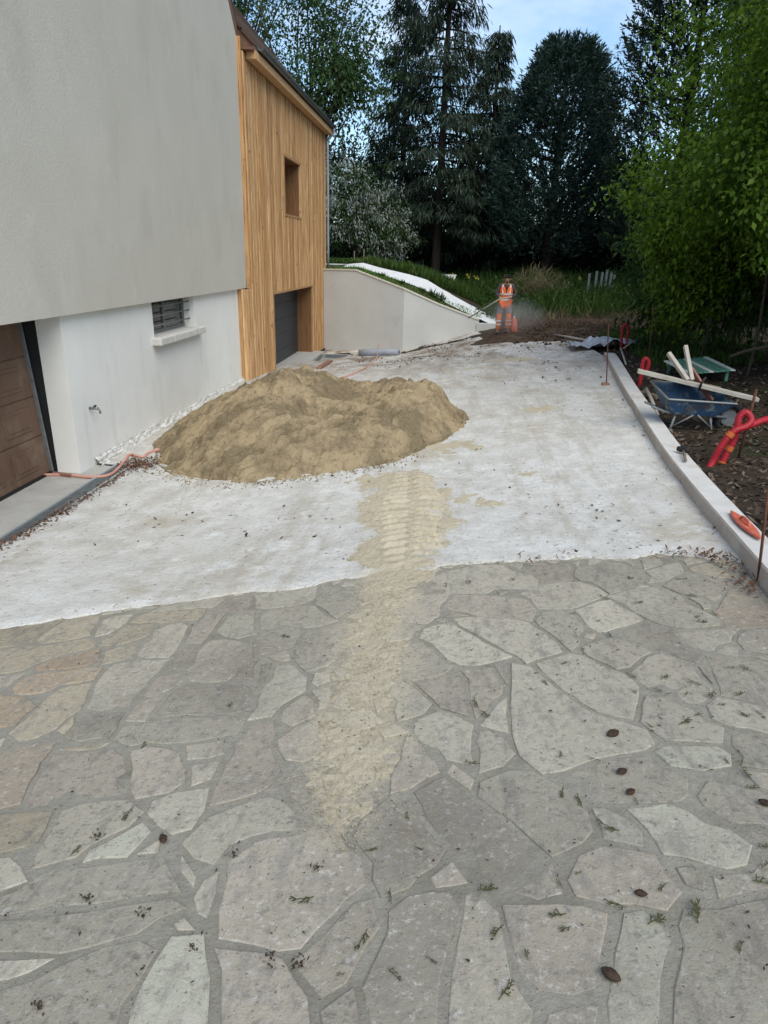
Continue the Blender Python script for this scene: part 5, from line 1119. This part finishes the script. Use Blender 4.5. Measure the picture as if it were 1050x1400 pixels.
def lumpy(n, c, r, holes=10, hr=.28, shell=.5):
    """points through an uneven ellipsoid with gaps"""
    c = np.array(c, float); r = np.array(r, float); p = ball(n, (0, 0, 0), (1, 1, 1), shell)
    dv = unit(p); bump = 1 + .22 * np.sin(dv[:, :1] * 4.1 + c[0]) * np.sin(dv[:, 1:2] * 3.7 + c[1]) + .18 * np.sin(dv[:, 2:3] * 5.3 + c[2] * 2) + .10 * np.sin(dv[:, :1] * 11 + dv[:, 2:3] * 9)
    p = p * bump; k = np.ones(len(p), bool)
    for _ in range(holes): h = unit(rng.normal(size=3)) * rng.uniform(.5, 1.05); k &= np.linalg.norm(p - h, axis=1) > hr * rng.uniform(.5, 1.2)
    return c + p[k] * r
def broad_tree(name, label, cat, base, trunk_top, r0, crown, nclump, nleaf, spread, ln, wd, mt, bark, group=None, nlimb=22, holes=10, hr=.26, droop=.3, shell=.5, extra=None):
    t = thing(name, base, label, cat, group); base = np.array(base, float); top = np.array(trunk_top, float)
    cl = np.vstack([lumpy(nclump, c, r, holes, hr, shell) for c, r in crown])
    mb = MB(); p = spline([base - [0, 0, .3], base + (top - base) * .4 + [rng.normal(0, .12), rng.normal(0, .12), 0], top], 5); mb.tube(p, np.linspace(r0, r0 * .45, len(p)), 8); mb.build('trunk', bark, t, True)
    mb = MB(); ids = rng.choice(len(cl), min(nlimb, len(cl)), replace=False)
    for k in ids:
        e = cl[k]; s = base + (top - base) * rng.uniform(.45, 1.0); m1 = s + (e - s) * .5 + [rng.normal(0, .25), rng.normal(0, .25), abs(rng.normal(0, .3))]; limbs(mb, [s, m1, e], r0 * rng.uniform(.18, .38))
    tag(mb.build('limbs', bark, t, True), kind='stuff')
    cc = np.repeat(cl, nleaf, 0); b = cc + rng.normal(0, 1, cc.shape) * np.array([spread, spread, spread * .6]); ctr = cl.mean(0)
    d = unit(b - ctr) * .5 + rng.normal(0, .6, b.shape) - [0, 0, droop]
    leafmesh('crown', b, d, ln, wd, mt, t, roll=np.tile([0, 0, 1.], (len(b), 1)), curl=.12)
    return t
def gz_(x, y): return float(gg(np.array([x]), np.array([y]))[0])

# --- bright broadleaf overhanging the right side, big leaves
broad_tree('hazel_tree', 'bright green broadleaf tree overhanging the kerb and wheelbarrow', 'tree', (7.6, 15.0, gz_(7.6, 15.0)), (7.2, 14.8, 5.5), .20,
           [((6.1, 15.5, 4.9), (2.4, 2.8, 2.6)), ((6.7, 15.5, 8.4), (2.9, 3.0, 3.0)), ((5.5, 12.5, 4.7), (1.4, 1.8, 1.8)), ((6.5, 11.6, 6.8), (2.2, 2.2, 2.4)), ((5.4, 16.2, 3.3), (1.2, 1.4, 1.2)), ((7.3, 12.6, 4.0), (1.8, 1.8, 1.9))], 290, 66, .25, .115, .068, M['leaf_bright'], M['bark_dark'], nlimb=60, holes=14, hr=.20, droop=.45)
# --- understorey shrubs of long drooping leaves behind the wheelbarrow
for k, (x, y, rx_, rz, ml_, lb_) in enumerate(((5.4, 18.2, 1.2, 1.5, 'leaf_mid', 'long leaved laurel shrub drooping beside the soil heap'), (6.3, 16.2, 1.3, 1.3, 'leaf_mid', 'leafy laurel shrub with slanting stems behind the slatted bench'), (7.6, 13.2, 1.4, 1.2, 'leaf_dark', 'dark shrub in deep shade right behind the wheelbarrow'), (6.6, 21.0, 1.4, 1.5, 'leaf_mid', 'fresh green shrub at the corner of the weedy garden'), (8.6, 10.0, 1.6, 1.3, 'leaf_dark', 'shadowed shrub behind the looped red duct'))):
    z = gz_(x, y); broad_tree('laurel_shrub', lb_, 'shrub', (x, y, z), (x, y, z + rz), .05, [((x, y, z + rz * 1.05), (rx_, rx_, rz))], 130, 26, .20, .20, .06, M[ml_], M['bark'], 'shrubs under the broadleaf tree', nlimb=22, holes=6, droop=.7)
for k, (p0, p1, y) in enumerate((((960, 470), (975, 402), 15.5), ((1028, 480), (1042, 408), 13.5), ((893, 470), (905, 415), 18.0), ((913, 468), (917, 420), 17.6))):
    a = aty(*p0, y); b = aty(*p1, y + .2); a[2] = min(a[2], gz_(a[0], a[1])) - .05; mb = MB(); mb.tube(spline([a, (a + b) / 2 + [.05, 0, 0], b + (b - a) * .5], 4), .026, 6)
    tag(mb.build('sapling_stem', M['bark'], None, True), ['slanting bare sapling stem behind the slatted bench', 'slanting bare stem in the deep shade behind the red duct', 'leaning grey stem at the edge of the weeds', 'upright grey stem among the laurel leaves'][k], 'stem')
a = aty(998, 488, 13); mb = MB(); mb.tube(spline([a, aty(1020, 480, 12.8), aty(1060, 470, 12.4), aty(1120, 440, 12)], 4), [.03] * 13, 6); tag(mb.build('fallen_branch', M['bark'], None, True), 'thin bare branch arching through the deep shade by the bench', 'branch')
# --- copper-leaved branch tree at the frame's right
broad_tree('copper_plum', 'dark copper leaved plum tree showing among the bright leaves', 'tree', (7.8, 9.4, gz_(7.8, 9.4)), (7.0, 9.6, 5.6), .12, [((5.2, 9.9, 5.75), (.9, .6, .35)), ((5.9, 9.7, 6.3), (.9, .8, .4))], 60, 30, .12, .08, .05, M['leaf_purple'], M['bark_dark'], nlimb=16, holes=3)
broad_tree('brown_shrub', 'brownish leaved shrub hanging in front of the bright tree', 'shrub', (7.6, 11.5, gz_(7.6, 11.5)), (6.9, 11.5, 2.9), .06, [((6.0, 11.7, 3.15), (.75, .6, .5))], 60, 20, .14, .09, .05, M['leaf_brown'], M['bark_dark'], nlimb=14, holes=2)

# --- airy tree behind the roof
def airy(base, top, label, crown, n, seed):
    t = broad_tree('ash_tree', label, 'tree', base, top, .24, crown, n, 30, .50, .22, .12, M['leaf_airy'], M['bark'], 'airy trees behind the house roof', nlimb=46, holes=16, hr=.22, shell=.8); return t
airy((-8.2, 39, 2.2), (-7.6, 39, 10.0), 'tall airy tree with forked limbs rising behind the gutter', [((-7.2, 39, 14), (3.6, 3, 5.2)), ((-5.9, 38.6, 11), (2.2, 2, 2.6))], 190, 1)
airy((-13.5, 41, 2.2), (-12.8, 41, 11), 'airy tree whose crown shows directly above the roof verge', [((-12.3, 41, 15), (4.2, 3, 6))], 260, 2)

# --- tall spruce, drooping sprays
def spruce(base, h, rad, label, mt, n_wh=34, seed=1, dens=1.0, lo=.14):
    t = thing('spruce_tree', base, label, 'tree'); base = np.array(base, float); mb = MB(); p = np.array([base + [0, 0, -.3], base + [.05, 0, h * .5], base + [0, 0, h]]); mb.tube(spline(p, 8), np.linspace(.26, .03, 17), 8); mb.build('trunk', M['bark_dark'], t, True)
    mb = MB(); B_, D_ = [], []
    for k in range(n_wh):
        f = lo + (1 - lo) * k / n_wh; z = h * f; L_ = rad * (1 - f) ** .75 + .35
        for s in range(rng.integers(5, 8)):
            a = rng.uniform(0, 6.28); L2 = L_ * rng.uniform(.6, 1.15); pt = [base + [math.cos(a) * L2 * q, math.sin(a) * L2 * q, z + L2 * (.10 * q - .42 * q * q + .22 * q ** 4)] for q in (0, .35, .7, 1)]
            sp = spline(pt, 5); mb.tube(sp, np.linspace(.035, .008, len(sp)), 4, False)
            m_ = int(52 * dens * (L2 / 2.5 + .3)); q = rng.uniform(.12, 1, m_) ** .8; idx = q * (len(sp) - 1); b = sp[idx.astype(int)] + rng.normal(0, .10, (m_, 3)); side = np.array([-math.sin(a), math.cos(a), 0]) * rng.normal(0, .5, (m_, 1))
            B_.append(b + side * .35); D_.append(np.array([math.cos(a), math.sin(a), 0]) * .35 + side + [0, 0, -1.0] + rng.normal(0, .25, (m_, 3)))
    tag(mb.build('branches', M['bark_dark'], t, True), kind='stuff'); leafmesh('crown', np.vstack(B_), np.vstack(D_), .42, .065, mt, t)
spruce((-.95, 39.5, 1.6), 20, 3.6, 'tall dark spruce with drooping sprays beside the blue cedar', M['needle_spruce'], 42, dens=1.35)
spruce((-3.2, 42.5, 1.6), 15, 3.2, 'dark spruce standing behind the flowering shrub', M['needle_spruce'], 34, dens=1.6, lo=.06)
spruce((1.7, 41.5, 1.6), 12.5, 3.0, 'shorter dark spruce filling the gap before the cedar', M['needle_spruce'], 30, dens=1.7, lo=.05)

# --- blue cedar: dense, upward brushes
def cedar(base, h, rx_, label, mt, n, flat=.0, name='blue_cedar'):
    t = thing(name, base, label, 'tree'); base = np.array(base, float); mb = MB(); mb.tube(spline([base - [0, 0, .3], base + [0, 0, h * .5], base + [0, 0, h * .93]], 6), np.linspace(.3, .04, 13), 8); mb.build('trunk', M['bark_dark'], t, True)
    z = h * (.10 + .88 * rng.random(n) ** .85); f = z / h; R2 = rx_ * np.interp(f, [0, .2, .5, .75, .9, 1], [.85, 1, .98, .80, .48, .12]); a = rng.uniform(0, 6.28, n); rr = R2 * np.sqrt(rng.uniform(.25, 1, n)) * (1 + .16 * np.sin(a * 3 + f * 9) + .1 * np.sin(a * 7 - f * 15)); cc = base + np.stack([np.cos(a) * rr, np.sin(a) * rr, z], 1)
    keep = np.ones(n, bool)
    for _ in range(14): hh = base + [rng.normal(0, rx_ * .6), rng.normal(0, rx_ * .6), h * rng.uniform(.25, .85)]; keep &= np.linalg.norm((cc - hh) * [1, .35, 1], axis=1) > rng.uniform(.25, .6)
    cc = cc[keep]; a = a[keep]; mb = MB()
    for k in rng.choice(len(cc), 90, replace=False): s = base + [0, 0, max(.4, cc[k][2] - base[2] - .9)]; limbs(mb, [s, (s + cc[k]) / 2 + [0, 0, -.1], cc[k]], .05, 4)
    tag(mb.build('limbs', M['bark_dark'], t, True), kind='stuff')
    ax = unit(np.stack([np.cos(a) * .75, np.sin(a) * .75, np.full(len(a), .75)], 1) + rng.normal(0, .22, (len(a), 3))); m_ = 18
    q = rng.uniform(0, .75, (len(cc), m_)); b = cc[:, None] + ax[:, None] * q[..., None]; d = ax[:, None] * 1.0 + rng.normal(0, .5, b.shape)
    leafmesh('crown', b.reshape(-1, 3), d.reshape(-1, 3), .24, .06, mt, t)
cedar((4.9, 38.5, 1.9), 10.6, 2.85, 'dense blue green cedar with upright brushy tips', M['needle_blue'], 4200)
cedar((9.3, 33.0, 1.7), 14.5, 2.7, 'tall dark conifer rising behind the bright green tree', M['needle_spruce'], 2900, name='dark_conifer')
cedar((12.5, 27.0, 1.7), 15.5, 3.4, 'dark conifer filling the sky above the bright green tree', M['needle_blue'], 2200, name='dark_conifer')

# --- dark mass of evergreens behind, each its own tree
for k, (x, y, h, r, ml_, lb_) in enumerate(((-7.6, 44, 8.5, 2.6, 'leaf_mid', 'mid green leafy tree rising beside the downpipe'), (-5.2, 46, 8.0, 2.7, 'leaf_dark', 'dark evergreen behind the flowering shrub'), (-1.6, 47, 7.4, 2.7, 'leaf_dark', 'dark evergreen behind the tall spruce trunk'), (2.4, 47, 7.0, 2.8, 'leaf_dark', 'dark evergreen between the spruce and the cedar'), (6.8, 46, 6.6, 2.8, 'leaf_dark', 'dark evergreen behind the right side of the cedar'), (10.6, 45, 6.2, 2.8, 'leaf_dark', 'dark evergreen standing behind the grey fence stakes'), (15, 43, 7.4, 3.2, 'leaf_dark', 'dark evergreen at the shady end of the garden'), (8.6, 38.5, 5.6, 1.9, 'leaf_dark', 'loose dark tree letting the pale sky through beside the cedar'))):
    broad_tree('evergreen_tree', lb_, 'tree', (x, y, 1.6), (x, y, 1.6 + h * .6), .2, [((x, y, 1.6 + h * .52), (r, r * .8, h * .50)), ((x, y - .5, 3.0), (r * 1.15, r * .7, 2.0))], 210, 32, .36, .26, .12, M[ml_], M['bark_dark'], 'dark evergreens closing the garden', nlimb=20, holes=8, hr=.2)
for k, (x, y, rx_, h) in enumerate(((-6.4, 40.5, 1.8, 2.6), (-3.4, 41, 1.9, 2.4), (-.4, 41.5, 1.9, 2.2), (2.6, 41, 1.9, 2.2), (5.4, 40.6, 1.8, 2.4), (8.2, 40, 1.9, 2.4), (11.0, 38.5, 2.0, 3.0), (13.2, 34, 2.0, 3.0), (12.4, 29, 1.9, 2.8), (11, 24, 1.9, 2.6), (11.5, 19, 2.0, 2.8), (12, 14.5, 2.0, 3.0), (11.6, 10, 2.0, 3.0))):
    z = gz_(x, y); broad_tree('hedge_bush', ['broad dark hedge bush below the downpipe tree', 'dark hedge bush below the flowering shrub', 'dark hedge bush at the foot of the tall spruce', 'dark hedge bush left of the cedar trunk', 'dark hedge bush under the blue cedar', 'dark hedge bush behind the grey fence stakes', 'dark hedge bush beyond the fence stakes', 'dark hedge bush in the far shady corner', 'dark hedge bush behind the garden corner shrub', 'dark hedge bush deep behind the laurel leaves', 'dark hedge bush deep behind the slatted bench', 'dark hedge bush deep behind the wheelbarrow', 'dark hedge bush deep behind the looped duct'][k], 'bush', (x, y, z), (x, y, z + h * .7), .08, [((x, y, z + h * .62), (rx_, rx_ * .7, h * .8))], 170, 30, .28, .20, .10, M['leaf_dark'], M['bark_dark'], 'dark hedge bushes round the garden', nlimb=14, holes=4)
# --- pale flowering shrub beside the downpipe
fs = broad_tree('flowering_shrub', 'grey green shrub with arching sprays of whitish blossom', 'shrub', (-5.0, 36.5, 2.0), (-5.0, 36.5, 4.4), .12, [((-5.4, 36.3, 5.2), (1.7, 1.5, 1.9)), ((-3.6, 36.2, 4.0), (1.5, 1.3, 1.7))], 130, 34, .22, .16, .06, M['leaf_mid'], M['bark_dark'], nlimb=30, holes=8)
pp = np.vstack([lumpy(420, (-5.5, 35.9, 5.3), (1.85, 1.6, 2.0), 14, .3, .2), lumpy(420, (-3.5, 35.8, 4.2), (1.6, 1.4, 2.0), 14, .3, .2)]); pp = np.repeat(pp, 6, 0) + rng.normal(0, .09, (len(pp) * 6, 3)); leafmesh('blossom_sprays', pp, rng.normal(0, .5, pp.shape) + [0, 0, -.8], .17, .045, M['leaf_silver'], fs)

# --- grass and weeds
def blades2(name, pts, h, wd, mt, label, cat, lean=.35):
    n = len(pts); d = np.stack([rng.normal(0, lean, n), rng.normal(0, lean, n), np.ones(n)], 1); hh = np.broadcast_to(h, n)
    o = leafmesh(name, pts, d, hh, wd, mt, None, curl=.25); return tag(o, label, cat, kind='stuff')
def field(n, x0, x1, y0, y1, dens): 
    x = rng.uniform(x0, x1, n); y = rng.uniform(y0, y1, n); k = rng.random(n) < dens(x, y); x, y = x[k], y[k]; return np.stack([x, y, gg(x, y) - .02], 1)
fd = field(26000, -1.0, 9.5, 26.6, 41, lambda x, y: np.clip((y - 27.2 - np.abs(x - 3.0) * -.1) / 2.5, 0, 1) * np.clip(.65 + fbm(x, y, .5, 3) * 1.6, .1, 1) * (x > 1.6 - (y - 26) * .35))
hgt = .45 + np.clip(fbm(fd[:, 0], fd[:, 1], .45, 3) * 1.3 + .28, 0, .8)
blades2('tall_weeds', fd, hgt, .045, M['green_weed'], 'tall green weeds filling the garden behind the person', 'weeds')
fd = field(5000, 2.6, 8.0, 26.0, 33, lambda x, y: np.clip(.15 + fbm(x, y, .7, 3) * 2, 0, 1)); blades2('dry_stalks', fd, .55, .02, M['dry_weed'], 'dry straw coloured stalks behind the soil heap', 'stalks', .7)
c = aty(735, 392, 31); q = np.array(ball(800, (c[0], 31, c[2] - .1), (1.3, .8, .75), .6)); blades2('dry_brush', q, .5, .018, M['dry_weed'], 'tangled dry brush pile beside the person in orange', 'brush', 1.0)
ex_, ed = rng.uniform(-6.5, 1.2, 16000), rng.uniform(.02, 6.5, 16000); kk = (rng.random(16000) < np.clip(.9 - (ed > .95) * (ed < 2.6) * 1.0 + (ex_ > 0) * 0, 0, 1)); ex_, ed = ex_[kk], ed[kk]; X, Y, Z = emb(ex_, ed)
blades2('bank_grass', np.stack([X, Y, Z], 1)[ed < 1.0], .12, .022, M['lawn'], 'short lawn grass on the bank behind the retaining wall', 'grass', .5)
blades2('bank_weeds', np.stack([X, Y, Z], 1)[ed > 2.75], np.interp(ex_[ed > 2.75], [-4, -1, 1], [.22, .42, .5]), .04, M['green_weed'], 'weeds growing along the far side of the white path', 'weeds', .3)
for k, px in enumerate((590, 597, 603, 520, 548, 575)):
    X, Y, Z = emb(np.array([aty(px, 415, 26.4)[0]]), np.array([.55])); q = np.repeat(np.array([[X[0], Y[0], Z[0]]]), 26, 0) + np.c_[rng.normal(0, .07, (26, 2)), np.zeros(26)]
    o = leafmesh('leafy_tuft', q, np.c_[rng.normal(0, .5, (26, 2)), np.ones(26)], .30 if k < 3 else .18, .05, M['leaf_mid'], None, curl=.3); tag(o, 'small dark green leafy tuft on the grassy bank', 'plant', 'leafy tufts on the bank')
cl = field(420, -.5, 9, 27.5, 38, lambda x, y: np.clip((y - 27.4) / 3, 0, .8) * (x > 1.6 - (y - 26) * .35)); cc = np.repeat(cl, 34, 0) + np.c_[rng.normal(0, .16, (len(cl) * 34, 2)), rng.uniform(.1, .75, len(cl) * 34)]
tag(leafmesh('leafy_weeds', cc, rng.normal(0, .7, cc.shape) + [0, 0, .2], .15, .075, M['leaf_mid'], None, curl=.2), 'broad leaved dark weeds mixed into the tall grass', 'weeds', kind='stuff')
# yellow irises and a yellow shrub in the weeds
for k, (px, py, y) in enumerate(((640, 378, 34), (618, 377, 35), (652, 380, 33.5), (578, 374, 34), (590, 376, 35), (792, 381, 34))):
    q = aty(px, py, y); zb = gz_(q[0], q[1]); t = thing('yellow_iris', (q[0], q[1], zb), 'yellow flower on a tall stalk standing in the green weeds', 'flower', 'yellow flowers in the weeds')
    mb = MB(); mb.tube([(q[0], q[1], zb - .1), (q[0] + .02, q[1], (zb + q[2]) / 2), (q[0], q[1], q[2])], .012, 5); mb.build('stalk', M['green_weed'], t)
    leafmesh('petals', np.repeat(q[None], 16, 0) + rng.normal(0, .05, (16, 3)), rng.normal(size=(16, 3)) + [0, 0, .4], .09, .05, M['yellow'], t)
q = aty(548, 372, 34.5); ys = thing('yellow_shrub', (q[0], q[1], q[2] - .9), 'low shrub with yellow green leaves above the white path', 'shrub'); p = lumpy(120, (q[0], q[1], q[2] - .2), (.8, .5, .55), 3); mb = MB()
for k in range(8): limbs(mb, [(q[0], q[1], q[2] - 1.0), (q + p[k]) / 2 - [0, 0, .2], p[k]], .03, 4)
mb.build('stems', M['bark'], ys); pr_ = np.repeat(p, 9, 0) + rng.normal(0, .07, (len(p) * 9, 3)); leafmesh('crown', pr_, rng.normal(0, .6, pr_.shape) + [0, 0, .4], .13, .045, leafmat('leaf_gold', [(.14, .17, .02), (.26, .25, .04), (.38, .33, .07)], .4), ys)
# right verge: grass by the kerb end, litter on the shaded soil
fd = field(9000, 4.3, 8.5, 14.6, 22.5, lambda x, y: np.clip(1.1 - np.abs(x - 5.6) * .55 + fbm(x, y, .9, 3) * 1.4, 0, 1) * (x > xk(y) + .75)); blades2('verge_grass', fd, .22, .03, M['green_weed'], 'fresh grass on the verge beyond the kerb end', 'grass', .45)
fd = field(2600, 3.4, 8.5, 8.0, 14, lambda x, y: np.clip(fbm(x, y, .9, 3) * 2.2, 0, 1) * (x > xk(y) + 1.0)); blades2('shade_weeds', fd, .16, .05, M['leaf_mid'], 'low weeds in the leaf litter round the wheelbarrow', 'weeds', .6)
n = 26000; x = rng.uniform(2.2, 9.5, n); y = rng.uniform(3, 21, n); k = (x > xk(y) + .27) & (rng.random(n) < np.clip(1.25 - (x - xk(y)) * .16, .15, 1)); x, y = x[k], y[k]
flakes('leaf_litter', np.stack([x, y, gg(x, y)], 1), .075, M['litter'], 'brown dead leaf litter covering the bank beside the kerb', 'leaf litter', .35, .5, .004)
